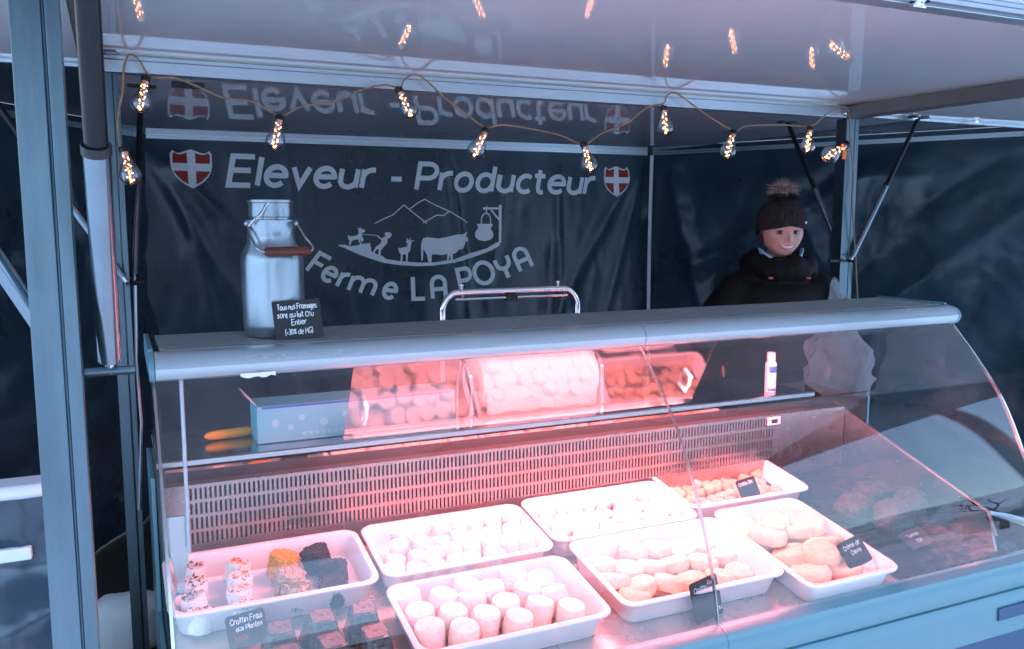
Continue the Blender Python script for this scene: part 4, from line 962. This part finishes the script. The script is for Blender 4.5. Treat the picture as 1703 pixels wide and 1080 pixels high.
# low table under a glossy blue sheet at the left edge
t = thing('draped_table', 'low table under glossy dark blue plastic with a white rim, at the left edge', 'table', (-.6, 2.4, GZ))
def dr(u, v):
    x = -1.15 + u * .99; k = .02 * fbm(x * 4, v * 3, 6) + .03 * math.sin(x * 7) * v + .07 * abs(noise.noise(Vector((x * 3 + v * 2, v * 5 - x, 3.3)))) + .03 * abs(noise.noise(Vector((x * 9, v * 7 + x * 4, 8))))
    return (x, 2.05 - .12 * v + k + .2 * (u - .5) ** 2, .905 - v * 1.0 + .06 * u - .1 * (u - .5) ** 2)
mb = MB(); mb.shell(lambda u, v: (Vector(dr(u, v)), Vector((0, -1, 0))), 50, 50, .004); mb.build('plastic_drape', 'drape', t, smooth=True)
MB().tube([Vector(dr(u / 20, 0)) + Vector((0, .004, .012)) for u in range(21)], .016, 10).build('white_rim', 'drape_rim', t, smooth=True)
MB().box((-1.15, 2.1, .80), (-.2, 2.7, .83)).build('table_top', 'drape_rim', t, bevel=.004)
for x in (-1.1, -.25):
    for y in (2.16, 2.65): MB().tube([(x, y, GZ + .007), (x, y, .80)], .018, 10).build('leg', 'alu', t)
# white paper sack on the floor behind the left post
mb = MB(); mb.sphere((0, 0, 0), 1, 22, 16)
mb.v = [(-.03 + math.copysign(abs(x) ** .6, x) * .12 * (1 + .15 * fbm(x * 3, y * 3, z * 3)), 3.45 + y * .1, GZ + .135 + math.copysign(abs(z) ** .6, z) * .12 * (1 + .1 * fbm(x * 3, y * 3, z * 3 + 5))) for x, y, z in mb.v]
tag(mb.build('paper_sack', 'paper', smooth=True), 'white paper sack on the floor behind the left-hand posts', 'sack')

# ------------------------------------------------------------------ string lights
garland = thing('string_lights', 'jute cord garland of clear glowing bulbs strung along the roof beam', 'string lights', (1.5, 2.89, 2.0))
cord = [(.045,1.72),(.032,1.756),(.029,1.835),(.047,1.923),(.054,1.99),(.071,2.027),(.098,2.01),(.125,1.967),(.193,1.968),(.261,1.945),(.331,1.916),(.421,1.908),(.506,1.87),(.571,1.901),(.69,1.926),(.771,1.966),(.854,1.987),(.902,1.98),(.921,2.008),(.96,2.028),(1.003,2.008),(1.068,1.953),(1.157,1.896),(1.221,1.863),(1.284,1.874),(1.392,1.864),(1.515,1.847),(1.617,1.818),(1.694,1.861),(1.799,1.903),(1.893,1.964),(1.97,1.986),(1.978,2.012),(2.016,2.028),(2.074,2.006),(2.177,1.95),(2.308,1.894),(2.374,1.916),(2.563,1.929),(2.717,1.931),(2.791,1.979),(2.885,2.02),(2.925,2.028),(2.948,2.01),(2.962,1.97),(2.978,1.866),(3.004,1.736),(2.998,1.603),(3.034,1.388),(3.06,1.22),(3.065,1.15)]
P = []
for i, (x, z) in enumerate(cord):
    P.append((x, (2.885 if i < 42 else 2.912) + .004 * math.sin(i * 1.7), z))
MB().tube(crspline(P, 5), .0032, 6).build('cord', 'jute', garland, smooth=True)
bl = [((.113,1.963),(.089,1.857)),((.502,1.867),(.478,1.759)),((.893,1.976),(.943,1.88)),((1.213,1.855),(1.162,1.753)),((1.605,1.821),(1.64,1.711)),((1.957,1.97),(1.971,1.861)),((2.298,1.892),(2.263,1.781)),((2.698,1.923),(2.684,1.815)),((2.909,1.86),(2.783,1.795)),((.04,1.754),(.059,1.643))]
gprof = [(.0115, -.022), (.0125, -.030), (.016, -.042), (.024, -.058), (.0305, -.074), (.0325, -.086), (.0300, -.098), (.022, -.107), (.010, -.112), (.001, -.113)]
g_in = [(max(.0005, r - .0012), h + .0006) for r, h in gprof][::-1]
bulb_me = MB().lathe(gprof + g_in, n=22).mesh('light_bulb', True, True, 60); bulb_me.materials.append(MATS['glass_bulb'])
sock_me = MB().lathe([(.004, .004), (.012, .003), (.0145, 0), (.0145, -.012), (.0118, -.013)], n=16).mesh('socket', True, True, 40); sock_me.materials.append(MATS['black'])
coll_me = MB().lathe([(.0112, -.0125), (.0122, -.014), (.0118, -.017), (.0122, -.020), (.0118, -.024), (.006, -.0245)], n=16).mesh('screw_collar', True, True, 40); coll_me.materials.append(MATS['copper'])
hx = [(.0085 * math.cos(k * .75), .0085 * math.sin(k * .75), -.026 - .0026 * k) for k in range(29)]
led = MB()
for k in range(0, 29, 2):
    led.sphere(hx[k], .0019, 6, 4)
led.sphere((0, 0, -.101), .0034, 8, 6)
led_me = led.mesh('led_chain', True, True); led_me.materials.append(MATS['led'])
wire_me = MB().tube(hx + [(0, 0, -.101)], .0008, 5).mesh('wire', True); wire_me.materials.append(MATS['copper'])
for i, (p, q) in enumerate(bl):
    p = Vector((p[0], 2.868, p[1])); q = Vector((q[0], 2.868, q[1])); d = (p - q).normalized()
    o = bpy.data.objects.new('light_bulb', bulb_me); COL.objects.link(o)
    o.parent = garland; o.matrix_parent_inverse = wmat(garland).inverted()
    o.location = p; o.rotation_euler = (d.to_track_quat('Z', 'Y') @ Matrix.Rotation(i * 1.3, 3, 'Z').to_quaternion()).to_euler(); s = (p - q).length / .113; o.scale = (s, s, s)
    for nm, me in (('socket', sock_me), ('screw_collar', coll_me), ('led_chain', led_me), ('wire', wire_me)):
        c = bpy.data.objects.new(nm, me); COL.objects.link(c); c.parent = o
        if nm == 'led_chain': c['kind'] = 'stuff'
    MB().tube([p + Vector((0, .0, .004)), p + Vector((0, .015, .004))], .004, 6).build('cord_clip', 'black', garland)

# ------------------------------------------------------------------ the woman behind the counter
woman = thing('person', 'smiling person in black padded coat and dark pompom beanie behind the counter', 'person', (2.50, 2.80, GZ + .007))
woman.rotation_euler = (0, 0, R(-24))
def blob(mb, name, m, vox, smooth_it=6, fac=.5):
    me = mb.mesh(name, True, True, None); me.materials.append(MATS[m])
    o = bpy.data.objects.new(name, me); COL.objects.link(o); o.parent = woman
    r_ = o.modifiers.new('remesh', 'REMESH'); r_.mode = 'VOXEL'; r_.voxel_size = vox; r_.use_smooth_shade = True
    s_ = o.modifiers.new('smooth', 'SMOOTH'); s_.iterations = smooth_it; s_.factor = fac
    return o
def limb(mb, pts, rs, n=16):
    P = [Vector(p) for p in pts]
    Q = crspline(P, 5); k = len(Q) - 1
    rr = [interp([(i / (len(rs) - 1), r) for i, r in enumerate(rs)], j / k) for j in range(k + 1)]
    mb.tube(Q, rr, n)
    mb.sphere(Q[0], rr[0], n, 10); mb.sphere(Q[-1], rr[-1], n, 10)
HZ = 1.600                                   # eye level above her floor
def head_pt(lon, lat):
    """lon 0 = face (-y); lat -1 chin .. +1 crown"""
    t = lat; z = t * .110
    ring = math.sqrt(max(0, 1 - abs(t) ** 2.3))
    w = .083 * ring * interp([(-1, .62), (-.75, .74), (-.45, .90), (-.1, 1.0), (.3, 1.0), (1, 1.0)], t)
    fr = .092 * ring * interp([(-1, .95), (-.8, 1.03), (-.5, .97), (0, .96), (.4, 1.0), (1, 1.0)], t)
    bk = .104 * ring * interp([(-1, .25), (-.6, .5), (-.2, .86), (.3, 1.0), (1, 1.0)], t)
    s, c = math.sin(lon), math.cos(lon)
    x = w * math.copysign(abs(s) ** .9, s); y = -fr * c if c > 0 else -bk * c
    if c > 0:
        g2 = lambda a, b, sx, sz: math.exp(-((x - a) / sx) ** 2 - ((z - b) / sz) ** 2)
        d = .020 * g2(0, -.030, .0105, .014) + .012 * g2(0, -.014, .008, .020) + .006 * (g2(.012, -.034, .007, .007) + g2(-.012, -.034, .007, .007))
        d += .005 * math.exp(-((z - .021) / .010) ** 2) * math.exp(-(x / .05) ** 2)
        d -= .010 * (g2(.032, .000, .016, .010) + g2(-.032, .000, .016, .010))
        d += .013 * (g2(.041, -.034, .018, .016) + g2(-.041, -.034, .018, .016)) - .004 * (g2(.036, -.060, .006, .014) + g2(-.036, -.060, .006, .014))
        d += .004 * math.exp(-((z + .056) / .006) ** 2) * math.exp(-(x / .026) ** 2) + .0045 * math.exp(-((z + .070) / .006) ** 2) * math.exp(-(x / .022) ** 2)
        d -= .004 * math.exp(-((z + .0625) / .003) ** 2) * math.exp(-(x / .03) ** 2)
        d += .007 * g2(0, -.096, .018, .012) - .003 * math.exp(-((z + .083) / .006) ** 2) * math.exp(-(x / .02) ** 2)
        y -= d * c
    return Vector((x, y - .012, z + HZ))
body = MB()
nl, nt_ = 72, 60
body.add([head_pt(2 * math.pi * i / nl, -.999 + 1.998 * j / nt_) for j in range(nt_ + 1) for i in range(nl)],
         [(j*nl + i, j*nl + (i+1) % nl, (j+1)*nl + (i+1) % nl, (j+1)*nl + i) for j in range(nt_) for i in range(nl)] + [tuple(range(nl-1, -1, -1)), tuple(range(nt_*nl, (nt_+1)*nl))])
limb(body, [(0, .012, HZ - .06), (0, .016, HZ - .12), (0, .02, HZ - .19)], [.05, .051, .06])
for zc, rx, ry, rz_ in ((1.30, .165, .095, .13), (1.15, .15, .10, .16), (1.0, .155, .105, .14), (.90, .165, .11, .12)): body.sphere((0, .02, zc), (rx, ry, rz_), 24, 16)
for s in (-1, 1):
    limb(body, [(s*.165, .02, 1.345), (s*.245, .035, 1.08), (s*.235, -.02, .84)], [.052, .042, .028])
    limb(body, [(s*.085, .02, .88), (s*.095, .005, .50), (s*.10, .03, .10)], [.085, .055, .04])
    limb(body, [(s*.10, .03, .06), (s*.11, -.05, .04), (s*.115, -.13, .03)], [.04, .038, .03])
    # hand: palm, four fingers of unequal length, thumb from the side of the palm
    limb(body, [(s*.235, -.022, .83), (s*.233, -.036, .79), (s*.231, -.045, .762)], [.024, .032, .030])
    for k, (o_, ln) in enumerate(((-.026, .070), (-.009, .080), (.009, .075), (.025, .058))):
        b0 = Vector((s*.231, -.048 + o_ * .9, .752)); 
        limb(body, [b0, b0 + Vector((-s*.004, -.004, -ln*.45)), b0 + Vector((-s*.016, -.004, -ln*.8)), b0 + Vector((-s*.028, -.002, -ln))], [.0095, .009, .0085, .0075], 10)
    limb(body, [(s*.230, -.058, .80), (s*.222, -.088, .775), (s*.214, -.098, .742)], [.013, .011, .009], 10)
blob(body, 'body', 'skin', .0042, 3, .4)
# face details
face = []
for s in (-1, 1):
    e = MB().sphere((s*.0315, -.0855, HZ - .002), (.0125, .0105, .0066), 14, 10); eo = local_part('eye', e, 'eye_white', woman, True)
    local_part('iris', MB().sphere((s*.0315 - .002, -.0945, HZ - .002), (.0082, .004, .0062), 12, 8), 'iris', eo, True)
    local_part('eyelid', MB().tube([(s*.0315 + a, -.0955 + abs(a) * .30, HZ + .0052 - (a / .018) ** 2 * .005) for a in (-.017, -.011, -.005, 0, .005, .011, .017)], [.0008, .0015, .0019, .002, .0019, .0015, .0008], 6), 'brow', eo, True)
    local_part('eyelid', MB().tube([(s*.0315 + a, -.0945 + abs(a) * .30, HZ - .0078 + (a / .018) ** 2 * .005) for a in (-.015, -.008, 0, .008, .015)], .0012, 6), 'brow', eo, True)
    local_part('eyebrow', MB().tube([(s*(.012 + u*.043), -.099 + u * u * .018, HZ + .0185 + .006 * math.sin(u * 2.6) - u * .003) for u in (0, .25, .5, .75, 1)], [.0022, .0032, .003, .0026, .001], 6), 'brow', woman, True)
mz = HZ - .0615
sm = lambda a: (a / .03) ** 2 * .0125
local_part('teeth', MB().tube([(a, -.0925 + abs(a) * .28, mz + sm(a) * .9) for a in (-.031, -.021, -.010, 0, .010, .021, .031)], [.002, .0048, .006, .0062, .006, .0048, .002], 8), 'tooth', woman, True)
local_part('lip', MB().tube([(a, -.0950 + abs(a) * .31, mz + .0068 + sm(a) - (.0012 if abs(a) < .002 else 0)) for a in (-.040, -.027, -.013, 0, .013, .027, .040)], [.0012, .0028, .0034, .003, .0034, .0028, .0012], 8), 'lip', woman, True)
local_part('lip', MB().tube([(a, -.0945 + abs(a) * .31, mz - .0068 + sm(a) * 1.2) for a in (-.039, -.027, -.013, 0, .013, .027, .039)], [.0012, .003, .0042, .0044, .0042, .003, .0012], 8), 'lip', woman, True)
# a little hair at the temples, tucked under the beanie
for s in (-1, 1):
    hr = MB()
    for k in range(5):
        y0 = -.03 + k * .012
        hr.tube([(s*(.0775 - .001*k), y0, HZ + .03), (s*.0795, y0 + .004, HZ - .01), (s*.0775, y0 + .012, HZ - .045)], [.004, .0045, .002], 6)
    local_part('hair', hr, 'brow', woman, True)
# beanie
def hat(u, v):
    a = u * 2 * math.pi; front = max(0, math.cos(a))
    z0 = HZ + .020 + .004 * front - .018 * abs(math.sin(a)) - .03 * max(0, -math.cos(a))
    z1 = HZ + .140
    if v < .12: t = v / .12; rr = .0905 + .006 * math.sin(t * 3.14)
    else: rr = 1; 
    q = v; z = z0 + (z1 - z0) * q
    rad = .0965 * math.sqrt(max(0.0, 1 - max(0, (q - .22) / .78) ** 2.6)) + (.004 if q < .16 else 0)
    knit = 1 + .010 * math.cos(a * 36)
    return (math.sin(a) * rad * knit, -.006 - math.cos(a) * rad * 1.16 * knit + .012 * q, z)
mb = MB(); mb.grid(hat, 144, 26); local_part('beanie', mb, 'wool', woman, True, angle=80)
local_part('beanie_tag', MB().box((.066, -.078, HZ + .032), (.079, -.070, HZ + .042)), 'chalk', woman)
rnd = random.Random(3); f1 = MB(); f2 = MB(); pc = Vector((.004, .0, HZ + .168))
for k in range(2200):
    d = Vector((rnd.gauss(0, 1), rnd.gauss(0, 1), rnd.gauss(0, 1))).normalized(); L_ = rnd.uniform(.046, .070) * (1.1 if abs(d.z) < .5 else .9)
    b = pc + d * .012; tip = pc + d * L_ + Vector((rnd.gauss(0, .005), rnd.gauss(0, .005), rnd.gauss(0, .004) - .004)); s = d.orthogonal().normalized() * .0013; s2 = d.cross(s)
    dark = d.z < -.25 or rnd.random() < .18
    if dark: tip += d * .012
    (f2 if dark else f1).add([b + s, b - s * .5 + s2 * .8, b - s * .5 - s2 * .8, tip], [(0, 1, 3), (1, 2, 3), (2, 0, 3)])
pm = MB().sphere(pc, .034, 16, 12); po = local_part('pompom', pm, 'fur', woman, True)
x = local_part('fur', f1, 'fur', po); x['kind'] = 'stuff'; x = local_part('fur', f2, 'fur_dark', po); x['kind'] = 'stuff'
# face mask pulled under the chin
mb = MB(); mb.shell(lambda u, v: (Vector(((.092 - v * .012) * math.sin(R(-100 + 200 * u)), -.008 - (.082 + v * .006) * math.cos(R(-100 + 200 * u)), HZ - .066 - v * .04 - .055 * math.cos(R(-100 + 200 * u)) ** 2 + .008 * math.sin(u * 30) * v)), Vector((math.sin(R(-100 + 200 * u)), -math.cos(R(-100 + 200 * u)), 0))), 30, 5, .003)
local_part('face_mask', mb, 'mask_blue', woman, True)
# padded coat
ct = MB()
for zc, rx, ry, rz_ in ((1.33, .21, .135, .10), (1.22, .225, .15, .15), (1.08, .225, .15, .15), (.94, .225, .155, .13), (.82, .23, .16, .09)): ct.sphere((0, .02, zc), (rx, ry, rz_), 28, 18)
for k in range(20):
    a = 2 * math.pi * k / 20
    ct.sphere((.112 * math.sin(a), .018 - .095 * math.cos(a), 1.462 - .012 * math.cos(a) + (.010 * math.sin(k * 2.3))), (.05, .05, .050 + .006 * math.sin(k * 1.7)), 12, 10)
ct.sphere((0, .13, 1.40), (.15, .08, .08), 20, 12)
for s in (-1, 1):
    limb(ct, [(s*.16, .02, 1.352), (s*.235, .028, 1.24), (s*.285, .04, 1.09), (s*.285, .02, .98), (s*.255, -.012, .86)], [.085, .088, .078, .07, .055])
blob(ct, 'coat', 'coat', .0075, 5, .5)
cuffs = None
for s, z in ((-.075, 1.418), (.078, 1.418)): local_part('zip_pull', MB().box((s - .008, -.132, z - .004), (s + .008, -.126, z + .004)), 'zip_red', woman)
tr = MB()
tr.sphere((0, .02, .88), (.18, .125, .12), 20, 14)
for s in (-1, 1): limb(tr, [(s*.088, .02, .86), (s*.10, .005, .50), (s*.105, .03, .14)], [.108, .08, .07])
blob(tr, 'trousers', 'trouser', .01, 4, .5)
for s in (-1, 1):
    bt = MB(); limb(bt, [(s*.105, .03, .20), (s*.105, .03, .06)], [.068, .06]); limb(bt, [(s*.105, .035, .05), (s*.11, -.06, .045), (s*.115, -.15, .035)], [.05, .05, .035]); bt.box((s*.11 - .045, -.18, 0), (s*.11 + .045, .08, .022))
    blob(bt, 'boot', 'boot', .008, 3, .5)

# ------------------------------------------------------------------ the square behind the photographer, seen in the curved glass
def house(x, y, rz, w, d, eave, ridge, label, wallm):
    t = thing('house', label, 'house', (x, y, GZ), 'houses across the square'); t.rotation_euler = (0, 0, R(rz))
    mb = MB(); mb.add([(-w/2, -d/2, -.3), (w/2, -d/2, -.3), (w/2, d/2, -.3), (-w/2, d/2, -.3), (-w/2, -d/2, eave), (w/2, -d/2, eave), (w/2, d/2, eave), (-w/2, d/2, eave), (-w/2, 0, ridge - .1), (w/2, 0, ridge - .1)],
                      [(0, 1, 5, 4), (2, 3, 7, 6), (1, 2, 6, 9, 5), (3, 0, 4, 8, 7), (4, 5, 9, 8), (6, 7, 8, 9), (3, 2, 1, 0)])
    local_part('wall', mb, wallm, t)
    for sgn in (-1, 1):
        e = sgn * (d/2 + .7); ze = eave - .7 * (ridge - eave) / (d/2)
        mb = MB(); mb.add([(-w/2 - .6, e, ze), (w/2 + .6, e, ze), (w/2 + .6, 0, ridge), (-w/2 - .6, 0, ridge), (-w/2 - .6, e, ze + .3), (w/2 + .6, e, ze + .3), (w/2 + .6, 0, ridge + .35), (-w/2 - .6, 0, ridge + .35)], [(0,1,2,3),(7,6,5,4),(0,4,5,1),(1,5,6,2),(2,6,7,3),(3,7,4,0)])
        local_part('roof', mb, 'snow', t)
    for fl in range(int(eave // 2.6)):
        for k in range(int(w // 2.2)):
            wx = -w/2 + 1.3 + k * 2.2; wz = 1.0 + fl * 2.6
            for sgn in (-1, 1):
                q = sgn * d/2
                o = local_part('window', MB().box((wx - .55, min(q, q + sgn*.06), wz), (wx + .55, max(q, q + sgn*.06), wz + 1.3)), 'drape_rim', t)
                for a in (-.5, .04): local_part('pane', MB().box((wx + a, min(q + sgn*.05, q + sgn*.075), wz + .06), (wx + a + .46, max(q + sgn*.05, q + sgn*.075), wz + 1.24)), 'pane_dark', o)
    local_part('chimney', MB().box((w*.2, -.9, ridge - .9), (w*.2 + .6, -.3, ridge + .8)), wallm, t)
house(27, -13, 62, 9, 7, 3.4, 5.6, 'pale house with snowy roof across the square, mirrored in the right of the glass', 'wall_pale')
house(6, -17, 8, 11, 8, 3.0, 5.2, 'wooden chalet with snowy roof across the square, behind the photographer', 'wall_wood')
house(25, 4, 100, 9, 8, 3.6, 6.0, 'pale house beyond the right-hand tarpaulin, hidden from the counter', 'wall_pale') if False else None
def tree(x, y, h, seed, label):
    t = thing('tree', label, 'tree', (x, y, GZ)); rnd = random.Random(seed); mb = MB(); tw = MB()
    def grow(p, d, L, r, lv, m):
        q = p + d * L; mid = p + d * L * .5 + Vector((rnd.gauss(0, .05), rnd.gauss(0, .05), 0)) * L
        m.tube([p, mid, q], [r, r * .82, r * .64], 7 if lv < 2 else 4, cap=False)
        if lv >= 5: return
        for k in range(3 if lv < 3 else 2):
            nd = (d + Vector((rnd.gauss(0, .5), rnd.gauss(0, .5), rnd.gauss(.12, .25)))).normalized()
            grow(p + d * L * rnd.uniform(.6, 1.0), nd, L * rnd.uniform(.6, .8), r * .58, lv + 1, tw)
    grow(Vector((0, 0, -.1)), Vector((0, 0, 1)), h * .34, h * .024, 0, mb)
    local_part('trunk', mb, 'bark', t, True); o = local_part('crown', tw, 'bark', t, True); o['kind'] = 'stuff'
tree(17.5, -10.5, 5.0, 4, 'bare winter tree across the square, mirrored in the curved glass')
